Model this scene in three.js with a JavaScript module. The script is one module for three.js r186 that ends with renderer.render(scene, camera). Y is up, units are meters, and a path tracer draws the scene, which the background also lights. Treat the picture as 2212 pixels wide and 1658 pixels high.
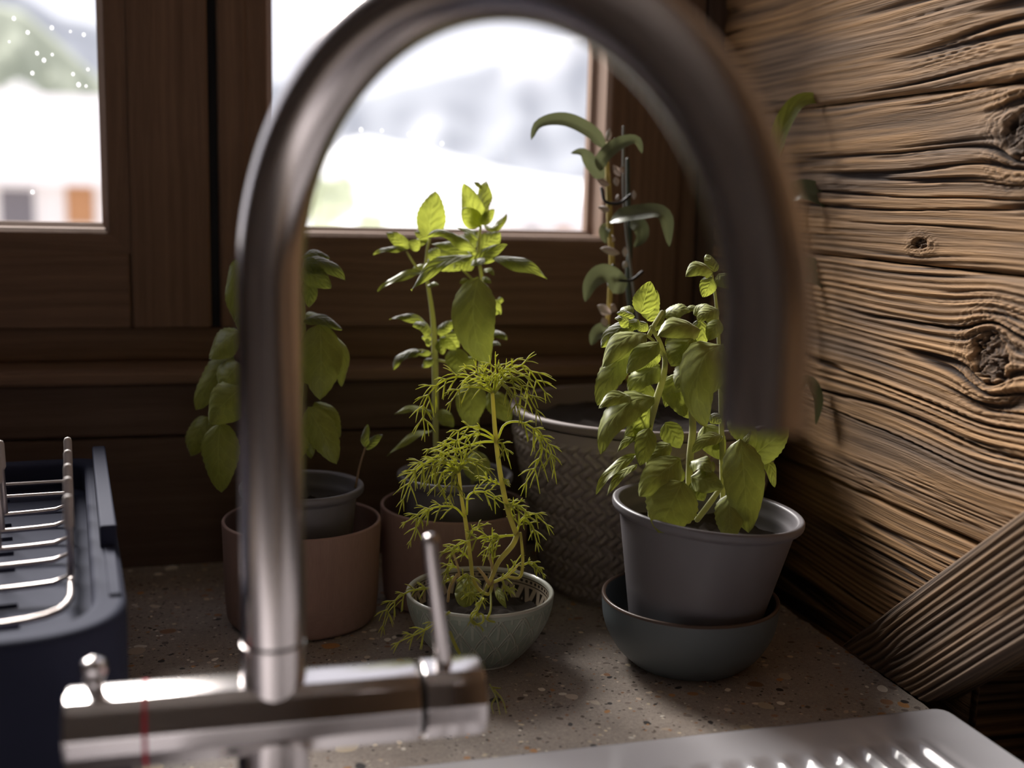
import * as THREE from 'three';
import { RoundedBoxGeometry } from 'three/addons/geometries/RoundedBoxGeometry.js';
import { mergeGeometries, mergeVertices, toCreasedNormals } from 'three/addons/utils/BufferGeometryUtils.js';

// ---------------------------------------------------------------- camera, sky, exposure (y = 0 is the worktop)
const R = Math.PI / 180, FW = 2212, FH = 1658, FOCAL = 2500;
const scene = new THREE.Scene();
const camera = new THREE.PerspectiveCamera(2 * Math.atan(FH / 2 / FOCAL) / R, FW / FH, 0.02, 3000);
camera.position.set(0, 0.322, 0);
camera.rotation.set(-9.3 * R, -16 * R, 1.5 * R, 'YXZ');
camera.focus = 0.79;
camera.userData.fStop = 3.4;
camera.updateMatrixWorld(true);
scene.background = new THREE.Color(0.96, 0.965, 1.08);      // hazy white sky
scene.backgroundIntensity = 1.0;
const sun = new THREE.DirectionalLight(new THREE.Color(1.0, 0.96, 0.92), 8.5);      // sun behind thin cloud, beyond the window
sun.position.set(-0.24, 0.57, -0.78).multiplyScalar(30); sun.shadow.radius = 44; sun.castShadow = true;
sun.shadow.mapSize.set(2048, 2048); Object.assign(sun.shadow.camera, { left: -3, right: 3, top: 3, bottom: -3, near: 1, far: 60 });
scene.add(sun, sun.target);
const renderer = new THREE.WebGLRenderer();
renderer.toneMapping = THREE.LinearToneMapping;
renderer.toneMappingExposure = 1.2;
renderer.shadowMap.enabled = true;

// ---------------------------------------------------------------- helpers
const V = (x, y, z) => new THREE.Vector3(x, y, z);
const { lerp, clamp, smoothstep } = THREE.MathUtils;
const RT = V(0, 0, 0), UPV = V(0, 0, 0), BK = V(0, 0, 0);
camera.matrixWorld.extractBasis(RT, UPV, BK);
// a place seen at that point of the photograph's frame, that far into the room
const spot = (px, py, d) => camera.position.clone().addScaledVector(BK, -d).addScaledVector(RT, (px - FW / 2) / FOCAL * d).addScaledVector(UPV, -(py - FH / 2) / FOCAL * d);
function rng(s) { return () => { s = (s + 0x6d2b79f5) | 0; let t = Math.imul(s ^ (s >>> 15), 1 | s); t = (t + Math.imul(t ^ (t >>> 7), 61 | t)) ^ t; return ((t ^ (t >>> 14)) >>> 0) / 4294967296; }; }
const perm = (() => { const r = rng(7), p = [...Array(256).keys()]; for (let i = 255; i > 0; i--) { const j = Math.floor(r() * (i + 1)); [p[i], p[j]] = [p[j], p[i]]; } return Uint8Array.from({ length: 512 }, (_, i) => p[i & 255]); })();
const GX = Float32Array.from({ length: 256 }, (_, i) => Math.cos(i * 2.39996)), GY = Float32Array.from({ length: 256 }, (_, i) => Math.sin(i * 2.39996));
function noise(x, y) {          // about -1 .. 1
  const fx = Math.floor(x), fy = Math.floor(y), i = fx & 255, j = fy & 255, a = x - fx, b = y - fy;
  const u = a * a * a * (a * (a * 6 - 15) + 10), v = b * b * b * (b * (b * 6 - 15) + 10);
  const h0 = perm[perm[i] + j], h1 = perm[perm[i + 1] + j], h2 = perm[perm[i] + j + 1], h3 = perm[perm[i + 1] + j + 1];
  const n0 = GX[h0] * a + GY[h0] * b, n1 = GX[h1] * (a - 1) + GY[h1] * b, n2 = GX[h2] * a + GY[h2] * (b - 1), n3 = GX[h3] * (a - 1) + GY[h3] * (b - 1);
  return 1.5 * (n0 + u * (n1 - n0) + v * (n2 + u * (n3 - n2) - n0 - u * (n1 - n0)));
}
const used = new Map();
function numbered(name) { const n = used.get(name) ?? 0; used.set(name, n + 1); return n ? name + '_' + String(n).padStart(3, '0') : name; }
function tag(o, label, category, group, kind) {
  if (label) o.userData.label = label;
  if (category) o.userData.category = category;
  if (group) o.userData.group = group;
  if (kind) o.userData.kind = kind;
  return o;
}
function thing(name, label, category, pos = V(0, 0, 0), group, turn = 0) {
  const o = new THREE.Group(); o.name = numbered(name); o.position.copy(pos); o.rotation.y = turn; scene.add(o); o.updateMatrixWorld(true);
  return tag(o, label, category, group);
}
function structure(name) { const o = new THREE.Group(); o.name = name; scene.add(o); return tag(o, null, null, null, 'structure'); }
function part(name, geo, mat, parent, label) {       // geometry in the parent's own axes
  const m = new THREE.Mesh(geo, mat); m.name = numbered(name); m.castShadow = m.receiveShadow = true; parent.add(m);
  if (label) m.userData.label = label;
  return m;
}
function placed(name, geo, mat, parent, label) {     // geometry in the world's axes; the parent is not turned
  const p = parent.getWorldPosition(V(0, 0, 0));
  return part(name, geo.translate(-p.x, -p.y, -p.z), mat, parent, label);
}
function dataTexture(w, h, fill, srgb) {
  const d = new Uint8Array(w * h * 4), c = [0, 0, 0];
  for (let y = 0, o = 0; y < h; y++) for (let x = 0; x < w; x++, o += 4) { fill(x, y, c); d[o] = clamp(c[0], 0, 1) * 255; d[o + 1] = clamp(c[1], 0, 1) * 255; d[o + 2] = clamp(c[2], 0, 1) * 255; d[o + 3] = 255; }
  const t = new THREE.DataTexture(d, w, h); t.magFilter = t.minFilter = THREE.LinearFilter; t.wrapS = t.wrapT = THREE.MirroredRepeatWrapping; t.needsUpdate = true;
  if (srgb) t.colorSpace = THREE.SRGBColorSpace;
  return t;
}
const toS = (x) => (x <= 0.0031308 ? 12.92 * x : 1.055 * Math.pow(x, 1 / 2.4) - 0.055);
const std = (o) => new THREE.MeshStandardMaterial(o), phys = (o) => new THREE.MeshPhysicalMaterial(o), rgb = (r, g, b) => new THREE.Color().setRGB(r, g, b);
// a grid of nu x nv cells, f(u, v) -> Vector3
function grid(nu, nv, f, uvf) {
  const pos = new Float32Array((nu + 1) * (nv + 1) * 3), uv = new Float32Array((nu + 1) * (nv + 1) * 2), idx = [];
  for (let j = 0, k = 0; j <= nv; j++) for (let i = 0; i <= nu; i++, k++) {
    const p = f(i / nu, j / nv); pos.set([p.x, p.y, p.z], k * 3); uv.set(uvf ? uvf(i / nu, j / nv) : [i / nu, j / nv], k * 2);
    if (i < nu && j < nv) idx.push(k, k + 1, k + nu + 2, k, k + nu + 2, k + nu + 1);
  }
  const g = new THREE.BufferGeometry(); g.setAttribute('position', new THREE.BufferAttribute(pos, 3)); g.setAttribute('uv', new THREE.BufferAttribute(uv, 2));
  g.setIndex(idx); g.computeVertexNormals(); return g;
}
const merge = (list) => mergeGeometries(list.map((g) => { const q = g.index ? g.toNonIndexed() : g; for (const k of Object.keys(q.attributes)) if (!['position', 'normal', 'uv'].includes(k)) q.deleteAttribute(k); return q; }));
// a tube through points with a radius that runs through the list rs
function tube(points, rs, seg = 24, sides = 8, caps = true) {
  const curve = new THREE.CatmullRomCurve3(points, false, 'centripetal'), fr = curve.computeFrenetFrames(seg, false);
  const rad = (t) => { if (!Array.isArray(rs)) return rs; const x = t * (rs.length - 1), i = Math.min(Math.floor(x), rs.length - 2); return lerp(rs[i], rs[i + 1], x - i); };
  const g = grid(sides, seg, (u, v) => { const k = Math.round(v * seg), p = curve.getPointAt(v), a = u * 2 * Math.PI, r = rad(v); return p.addScaledVector(fr.normals[k], Math.cos(a) * r).addScaledVector(fr.binormals[k], Math.sin(a) * r); },
    (u, v) => [u, v * curve.getLength() * 8]);
  const n = g.attributes.normal, w = sides + 1;
  for (let j = 0; j <= seg; j++) { const a = j * w, b = a + sides, m = V(n.getX(a) + n.getX(b), n.getY(a) + n.getY(b), n.getZ(a) + n.getZ(b)).normalize(); n.setXYZ(a, m.x, m.y, m.z); n.setXYZ(b, m.x, m.y, m.z); }
  if (!caps) return g;
  const ends = [0, 1].map((e) => { const c = curve.getPointAt(e), s = new THREE.SphereGeometry(rad(e), sides, 4); s.translate(c.x, c.y, c.z); return s; });
  return merge([g, ...ends]);
}
// a turned profile whose corners are rounded by rounding radius r per point: [radius, height, r]
function turned(profile, seg = 64) {
  const pts = [];
  profile.forEach(([x, y, r = 0], i) => {
    const a = profile[i - 1], b = profile[i + 1];
    if (!r || !a || !b) { pts.push(new THREE.Vector2(x, y)); return; }
    const p = new THREE.Vector2(x, y), p0 = new THREE.Vector2(a[0], a[1]).sub(p), p1 = new THREE.Vector2(b[0], b[1]).sub(p), l = Math.min(r, p0.length() * 0.49, p1.length() * 0.49);
    p0.setLength(l).add(p); p1.setLength(l).add(p);
    for (let k = 0; k <= 6; k++) { const t = k / 6; pts.push(new THREE.Vector2((1 - t) ** 2 * p0.x + 2 * t * (1 - t) * p.x + t * t * p1.x, (1 - t) ** 2 * p0.y + 2 * t * (1 - t) * p.y + t * t * p1.y)); }
  });
  return new THREE.LatheGeometry(pts, seg);
}
// a bevelled board: uv in metres, u along the grain axis
function board(w, h, d, grain = 'x', bevel = 0.0015) {
  const g = new RoundedBoxGeometry(w, h, d, 2, Math.min(bevel, w / 2.1, h / 2.1, d / 2.1)), p = g.attributes.position, n = g.attributes.normal, uv = g.attributes.uv, o = (w * 7.3 + h * 3.1 + d * 5.7) % 1;
  for (let i = 0; i < p.count; i++) {
    const c = { x: p.getX(i), y: p.getY(i), z: p.getZ(i) }, a = [Math.abs(n.getX(i)), Math.abs(n.getY(i)), Math.abs(n.getZ(i))], k = 'xyz'[a.indexOf(Math.max(...a))];
    const rest = ['x', 'y', 'z'].filter((q) => q !== k), along = rest.includes(grain) ? grain : rest[0], across = rest.find((q) => q !== along);
    uv.setXY(i, c[along] + o, c[across] + o * 0.7);
  }
  return g;
}
const boxAt = (x0, x1, y0, y1, z0, z1, grain, bevel) => board(x1 - x0, y1 - y0, z1 - z0, grain, bevel).translate((x0 + x1) / 2, (y0 + y1) / 2, (z0 + z1) / 2);

// ---------------------------------------------------------------- materials
// weathered timber: height (mm) and tone at grain coordinates (s along, t across), bent round its knots
function timber(knots, o) {
  return (s, t, out) => {
    let w = t + noise(s * 2.6 + o, t * 5) * 0.007 + noise(s * 9 + o, t * 26 + 5) * 0.0016, ring = 9, kn = 0;
    for (const [ks, kt, kr, ka] of knots) {
      const a = (s - ks) / ka, b = t - kt, q = a * a + b * b, r2 = kr * kr;
      if (q < r2 * 60) { w -= b * r2 / (q + r2 * 0.35) * (1 - q / (r2 * 60)); const e = Math.sqrt(q) / kr + 0.22 * noise(a * 160 + ks * 99, b * 160); if (e < ring) { ring = e; kn = kr; } }
    }
    const rib = 1 - Math.abs(noise(s * 1.9 + o, w * 82 + 3)) * 2.1, mid = noise(s * 5 + 3, w * 300 + o * 3), fine = noise(s * 17, w * 1100), fib = noise(s * 55, w * 3000), broad = noise(s * 1.3 + 8, w * 28 + o);
    const ck = Math.abs(noise(s * 1.7 + 17 + o, w * 62 + 0.15 * mid)), mask = smoothstep(noise(s * 2.6 + o * 2, w * 13 + 9), -0.22, 0.22), crack = (1 - smoothstep(ck, 0.02, 0.125)) * mask;
    const ck2 = Math.abs(noise(s * 3.3 + 71, w * 210 + o)), crack2 = (1 - smoothstep(ck2, 0.02, 0.11)) * smoothstep(noise(s * 4 + 50, w * 36), -0.1, 0.35);
    const reg = Math.sin(w * 2 * Math.PI * 215 + 2.6 * noise(s * 3 + 7, w * 55)) * smoothstep(noise(s * 1.2 + 4, w * 10), -0.3, 0.3) * (t > 0.397 ? 0.4 : 1);
    let h = 0.6 * reg + 0.6 * rib + 0.55 * mid + 0.3 * fine - 4.2 * crack - 1.1 * crack2, tone = 0.60 + 0.2 * reg + 0.18 * broad + 0.16 * rib + 0.34 * mid + 0.2 * fine + 0.10 * fib - 0.7 * crack - 0.35 * crack2;
    if (ring < 3) {
      const kk = knots.find((q) => q[2] === kn), da = (s - kk[0]) / kn, db = (t - kk[1]) / kn, th = Math.atan2(db, da), warp = ring + 0.12 * noise(da * 2.2 + 4, db * 2.2), k = 1 - smoothstep(ring, 0.78, 0.98), halo = smoothstep(ring, 0.9, 1.1) * (1 - smoothstep(ring, 1.5, 2.9));
      const split = (1 - smoothstep(Math.abs(noise(th * 1.1 + kn * 900, ring * 0.7 + 3)), 0.03, 0.13)) * smoothstep(ring, 0.08, 0.3), gap = (1 - smoothstep(Math.abs(warp - 0.9), 0.02, 0.09)) * smoothstep(noise(th * 0.9 + kn * 50, 2), -0.35, 0.1), rings = Math.sin(warp * 26);
      h = lerp(h, -1.2 + 0.45 * rings + 0.9 * noise(da * 3.5, db * 3.5) - 2.6 * split, k) - 3.4 * gap + halo * (0.9 + 0.5 * Math.sin(warp * 22)); tone = lerp(tone, 0.2 + 0.07 * rings + 0.1 * noise(da * 5, db * 5) - 0.2 * split, k) - 0.5 * gap + halo * (0.14 * Math.sin(warp * 22) - 0.06);
    }
    out.h = h; out.tone = clamp(tone, 0, 1); out.fine = 0.5 + 0.5 * clamp(0.6 * fine + 0.35 * fib + 0.4 * mid, -1, 1); out.grey = noise(s * 5 + 30, w * 40 + o);
    return out;
  };
}
const DARK = [0.036, 0.019, 0.011], TAN = [0.50, 0.285, 0.125], GREY = [0.29, 0.205, 0.145];
function timberMaps(fn, w, h, s0, s1, t0, t1, dim = 1) {
  const o = {}, b = new Float32Array(w * h);
  const map = dataTexture(w, h, (x, y, c) => {
    fn(lerp(s0, s1, (x + 0.5) / w), lerp(t0, t1, (y + 0.5) / h), o); b[y * w + x] = o.fine;
    const g = smoothstep(o.grey, -0.1, 0.7) * 0.7, k = Math.pow(o.tone, 1.15);
    for (let i = 0; i < 3; i++) c[i] = toS(dim * lerp(DARK[i], lerp(TAN[i], GREY[i], g), k));
  }, true);
  const bump = dataTexture(w, h, (x, y, c) => { c[0] = c[1] = c[2] = b[y * w + x]; });
  return { map, bumpMap: bump, bumpScale: 0.0007, roughness: 0.82 };
}
const KNOTS = [[-0.610, 0.229, 0.0165, 1.0], [-0.598, 0.366, 0.0155, 1.15], [-0.692, 0.2955, 0.0042, 1.9], [-0.55, 0.52, 0.014, 1.3], [-0.80, 0.55, 0.012, 1.4]];
const wallGrain = timber(KNOTS, 0), braceGrain = timber([[0.045, 0.030, 0.004, 1.6]], 40.3);
const wallMat = std(timberMaps(wallGrain, 2048, 2048, -1.0, -0.44, 0, 0.62));
// planed, stained timber of the window and the boards below it; uv in metres over a half-metre tile
function stained(light, dark, seed, size = 1024) {
  const b = new Float32Array(size * size);
  const map = dataTexture(size, size, (x, y, c) => {
    const s = x / size * 0.5, t = y / size * 0.5, w = t + noise(s * 4 + seed, t * 9) * 0.006, band = noise(s * 1.6 + seed, w * 170), fine = noise(s * 14, w * 900 + seed), pore = noise(s * 40, w * 2400);
    const k = clamp(0.55 + 0.35 * band + 0.22 * fine + 0.14 * pore, 0, 1); b[y * size + x] = 0.5 + 0.25 * fine + 0.2 * pore + 0.15 * band;
    for (let i = 0; i < 3; i++) c[i] = toS(lerp(dark[i], light[i], k));
  }, true);
  const bump = dataTexture(size, size, (x, y, c) => { c[0] = c[1] = c[2] = clamp(b[y * size + x], 0, 1); });
  for (const t of [map, bump]) t.repeat.set(2, 2);
  return { map, bumpMap: bump, bumpScale: 0.0004 };
}
const frameMat = std({ ...stained([0.275, 0.168, 0.108], [0.15, 0.088, 0.056], 3), roughness: 0.85 });
const panelMat = std({ ...stained([0.17, 0.108, 0.078], [0.085, 0.051, 0.037], 11), roughness: 0.8 });
const roomMat = std({ color: rgb(0.36, 0.29, 0.23), roughness: 0.85 }), plasterMat = std({ color: rgb(0.80, 0.75, 0.71), roughness: 0.9 }), floorMat = std({ color: rgb(0.60, 0.52, 0.46), roughness: 0.6 });
const steel = std({ color: rgb(0.60, 0.555, 0.54), metalness: 1, roughness: 0.22 }), steelFine = std({ color: rgb(0.66, 0.62, 0.61), metalness: 1, roughness: 0.2 });
const glass = phys({ color: rgb(1, 1, 1), transmission: 1, thickness: 0, roughness: 0, ior: 1.5 });
const blackMat = std({ color: rgb(0.012, 0.012, 0.014), roughness: 0.5 });  // near-black for painted gap shade, the collar seam and the plant ties

// ---------------------------------------------------------------- room shell
const WX = 0.487, WZ = -1.0, FLOOR = -0.9, CEIL = 1.5, LX = -2.6, BZ = 2.6;
const SILL = 0.171, WIN_L = -0.86, WIN_R = 0.459, WIN_T = 1.25, FZ = -1.03;        // the opening of the kitchen window and the front of its sashes
{
  const f = structure('floor'); part('floor_slab', boxAt(LX - 0.3, WX + 0.3, FLOOR - 0.2, FLOOR, WZ - 0.3, BZ + 0.3, 'z'), floorMat, f);
  const c = structure('ceiling'); part('ceiling_slab', boxAt(LX - 0.3, WX + 0.3, CEIL, CEIL + 0.25, WZ - 0.3, BZ + 0.3, 'z'), plasterMat, c);
  const l = structure('wall_left'); part('wall_slab', boxAt(LX - 0.3, LX, FLOOR, CEIL, WZ, BZ, 'z'), plasterMat, l);
  const b = structure('wall_front');                 // behind the viewer
  part('wall_slab', boxAt(LX - 0.3, WX + 0.3, FLOOR, CEIL, BZ, BZ + 0.3, 'x'), plasterMat, b);

  // window wall: timber boards round the opening
  const w = structure('wall_back');
  part('wall_board', boxAt(LX, WX + 0.02, FLOOR, -0.045, WZ - 0.26, WZ, 'x'), panelMat, w);
  part('wall_board', boxAt(LX, WX, -0.045, 0.1115, WZ - 0.26, WZ, 'x', 0.002), panelMat, w);
  part('wall_board', boxAt(LX, WX, 0.1125, 0.158, WZ - 0.26, WZ, 'x', 0.004), panelMat, w);
  part('wall_board', boxAt(LX, WIN_L, SILL, WIN_T, WZ - 0.26, WZ, 'x', 0.002), panelMat, w);
  part('wall_board', boxAt(LX, WX, WIN_T, CEIL, WZ - 0.26, WZ, 'x', 0.002), panelMat, w);
  part('wall_board', boxAt(WIN_R + 0.024, WX + 0.02, SILL, WIN_T, WZ - 0.26, FZ - 0.012, 'y', 0.002), panelMat, w);
}
// right wall: weathered planks, each with its own relief
{
  const w = structure('wall_right'), o = {};
  part('wall_core', boxAt(WX + 0.05, WX + 0.3, FLOOR, CEIL, WZ - 0.26, BZ + 0.1, 'z'), std({ color: rgb(0.05, 0.035, 0.025), roughness: 0.9 }), w);  // dark colour stands in for the shade in the void below the brace
  const zs = []; for (let z = WZ - 0.012; z < -0.43; z += 0.0017) zs.push(z); for (let z = -0.43; z < BZ; z += 0.09) zs.push(z); zs.push(BZ);
  const rows = [[-0.30, -0.052, 0.05], [-0.05, 0.1075, 0.0009], [0.1085, 0.2805, 0.0008], [0.2815, 0.3965, 0.0008], [0.3975, 0.60, 0.0009], [0.602, 0.80, 0.02], [0.802, 1.02, 0.03], [1.022, CEIL, 0.05], [FLOOR, -0.302, 0.1]];
  rows.forEach(([y0, y1, step], k) => {
    const nv = Math.max(6, Math.round((y1 - y0) / step)), nu = zs.length - 1, proud = [0, -0.001, 0.0006, 0, 0.0012, 0, 0, 0, 0][k], soft = k === 1 ? 0.45 : 1;
    const cut = y1 < 0.11 && y1 > -0.1, zAt = (u) => (cut ? lerp(WZ - 0.012, -0.6, u) : zs[Math.round(u * nu)]), coarse = step > 0.01 && !cut, geo = grid(coarse ? 60 : nu, nv, (u, v) => {
      const z = coarse ? lerp(WZ - 0.012, BZ, u) : zAt(u), e = Math.min(v, 1 - v) * (y1 - y0), y = lerp(y0, y1, v); wallGrain(z, y, o);
      const edge = e < 0.0032 ? (1 - e / 0.0032) ** 2 * (0.0035 + 0.0022 * noise(z * 30, k * 9)) : 0;
      return V(WX - proud - o.h * 0.001 * soft * (coarse ? 0.5 : 1) + edge, y, z);
    }, (u, v) => [((coarse ? lerp(WZ - 0.012, BZ, u) : zAt(u)) - WZ) / 0.56, lerp(y0, y1, v) / 0.62]);
    geo.index.array.reverse(); geo.computeVertexNormals();
    const back = boxAt(WX + 0.0065, WX + 0.05, y0, y1, WZ - 0.012, cut ? -0.6 : BZ, 'z', 0.001);
    part('plank', merge([geo, back]), wallMat, w);
  });
}
// kitchen window: frame, two casements of stiles, rails, stepped mouldings, glazing beads and panes
{
  const w = structure('window_1'), zf = FZ - 0.014;
  const fr = (x0, x1, y0, y1, g) => part('window_frame', boxAt(x0, x1, y0, y1, zf - 0.07, zf, g, 0.002), frameMat, w);
  fr(WIN_L, WIN_R + 0.022, SILL, 0.2, 'x'); part('sill', boxAt(WIN_L, WIN_R + 0.026, 0.158, SILL, zf - 0.02, WZ + 0.010, 'x', 0.004), frameMat, w); fr(WIN_L, WIN_R + 0.022, WIN_T - 0.03, WIN_T, 'x'); fr(WIN_L, WIN_L + 0.03, 0.196, WIN_T - 0.03, 'y'); fr(WIN_R - 0.002, WIN_R + 0.022, 0.196, WIN_T - 0.03, 'y');
  function sash(x0, x1, gx0, gx1) {
    const y0 = 0.2005, y1 = WIN_T - 0.034, gy0 = 0.2845, gy1 = y1 - 0.08, s = part('sash', boxAt(x0, gx0 - 0.02, y0, y1, FZ - 0.055, FZ, 'y', 0.003), frameMat, w);
    part('stile', boxAt(gx1 + 0.02, x1, y0, y1, FZ - 0.055, FZ, 'y', 0.003), frameMat, s);
    part('rail', boxAt(gx0 - 0.0195, gx1 + 0.0195, y0, gy0 - 0.02, FZ - 0.055, FZ - 0.0003, 'x', 0.003), frameMat, s); part('rail', boxAt(gx0 - 0.0195, gx1 + 0.0195, gy1 + 0.02, y1, FZ - 0.055, FZ - 0.0003, 'x', 0.003), frameMat, s);
    // mitred inner moulding: front face a little back, splayed edge towards the glass
    const prof = [[-0.0205, -0.0018], [-0.005, -0.0018], [-0.0035, -0.0024], [0, -0.0075], [0, -0.034], [0.004, -0.040], [0.004, -0.052], [-0.0205, -0.052]];
    const corners = [[gx0, gy0, 1, 1], [gx1, gy0, -1, 1], [gx1, gy1, -1, -1], [gx0, gy1, 1, -1]];
    for (let k = 0; k < 4; k++) {
      const a = corners[k], b = corners[(k + 1) % 4], L = Math.hypot(b[0] - a[0], b[1] - a[1]);
      const at = (c, [i, z]) => [c[0] + i * c[2], c[1] + i * c[3], FZ + z];
      const strip = (i0, i1) => {
        const pos = [], uv = [];
        for (let i = i0; i < i1; i++) { const q = [at(a, prof[i]), at(b, prof[i]), at(b, prof[i + 1]), at(a, prof[i + 1])]; for (const n of [0, 1, 2, 0, 2, 3]) { pos.push(...q[n]); uv.push(n === 1 || n === 2 ? L : 0, (n > 1 ? i + 1 : i) * 0.012 + k * 0.21); } }
        const g = new THREE.BufferGeometry(); g.setAttribute('position', new THREE.Float32BufferAttribute(pos, 3)); g.setAttribute('uv', new THREE.Float32BufferAttribute(uv, 2)); g.computeVertexNormals(); return g;
      };
      part('moulding', strip(0, 1), frameMat, s); part('bead', strip(1, prof.length - 1), frameMat, s);
    }
    part('pane', new THREE.PlaneGeometry(gx1 - gx0 - 0.004, gy1 - gy0 - 0.004).translate((gx0 + gx1) / 2, (gy0 + gy1) / 2, FZ - 0.042), glass, s);
    return s;
  }
  const left = sash(-0.83, 0.0235, -0.745, -0.062), right = sash(0.031, 0.4565, 0.0755, 0.3815);
  part('sash_gap_shade', boxAt(0.0225, 0.032, 0.2005, WIN_T - 0.034, FZ - 0.055, FZ - 0.016, 'y', 0.001), blackMat, w);  // black strip: the shadow in the gap between the sashes, put into colour
  // dried drops on the panes
  const r = rng(5), dm = phys({ color: rgb(1, 1, 1), roughness: 0.95, transmission: 1, thickness: 0, ior: 1.33, specularIntensity: 0.2 });
  const drops = [[30, 40], [95, 130], [113, 118], [80, 115], [152, 68], [181, 75], [70, 158], [158, 160], [170, 183], [186, 186], [70, 415], [112, 60], [60, 70], [20, 90], [140, 230], [190, 150]];
  drops.forEach(([px, py]) => { const p = spot(px, py, 1), c = camera.position, t = (FZ - 0.041 - c.z) / (p.z - c.z), q = c.clone().lerp(p, t); part('dried_drop', new THREE.SphereGeometry(0.0006 + r() * 0.0009, 8, 5).scale(1, 1.2, 0.3).translate(q.x, q.y, q.z), dm, left); });
  [[780, 280], [825, 282], [884, 290], [955, 310], [870, 350]].forEach(([px, py]) => { const p = spot(px, py, 1), c = camera.position, t = (FZ - 0.041 - c.z) / (p.z - c.z), q = c.clone().lerp(p, t); part('dried_drop', new THREE.SphereGeometry(0.0006 + r() * 0.0007, 8, 5).scale(1, 1.2, 0.3).translate(q.x, q.y, q.z), dm, right); });
}
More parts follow.
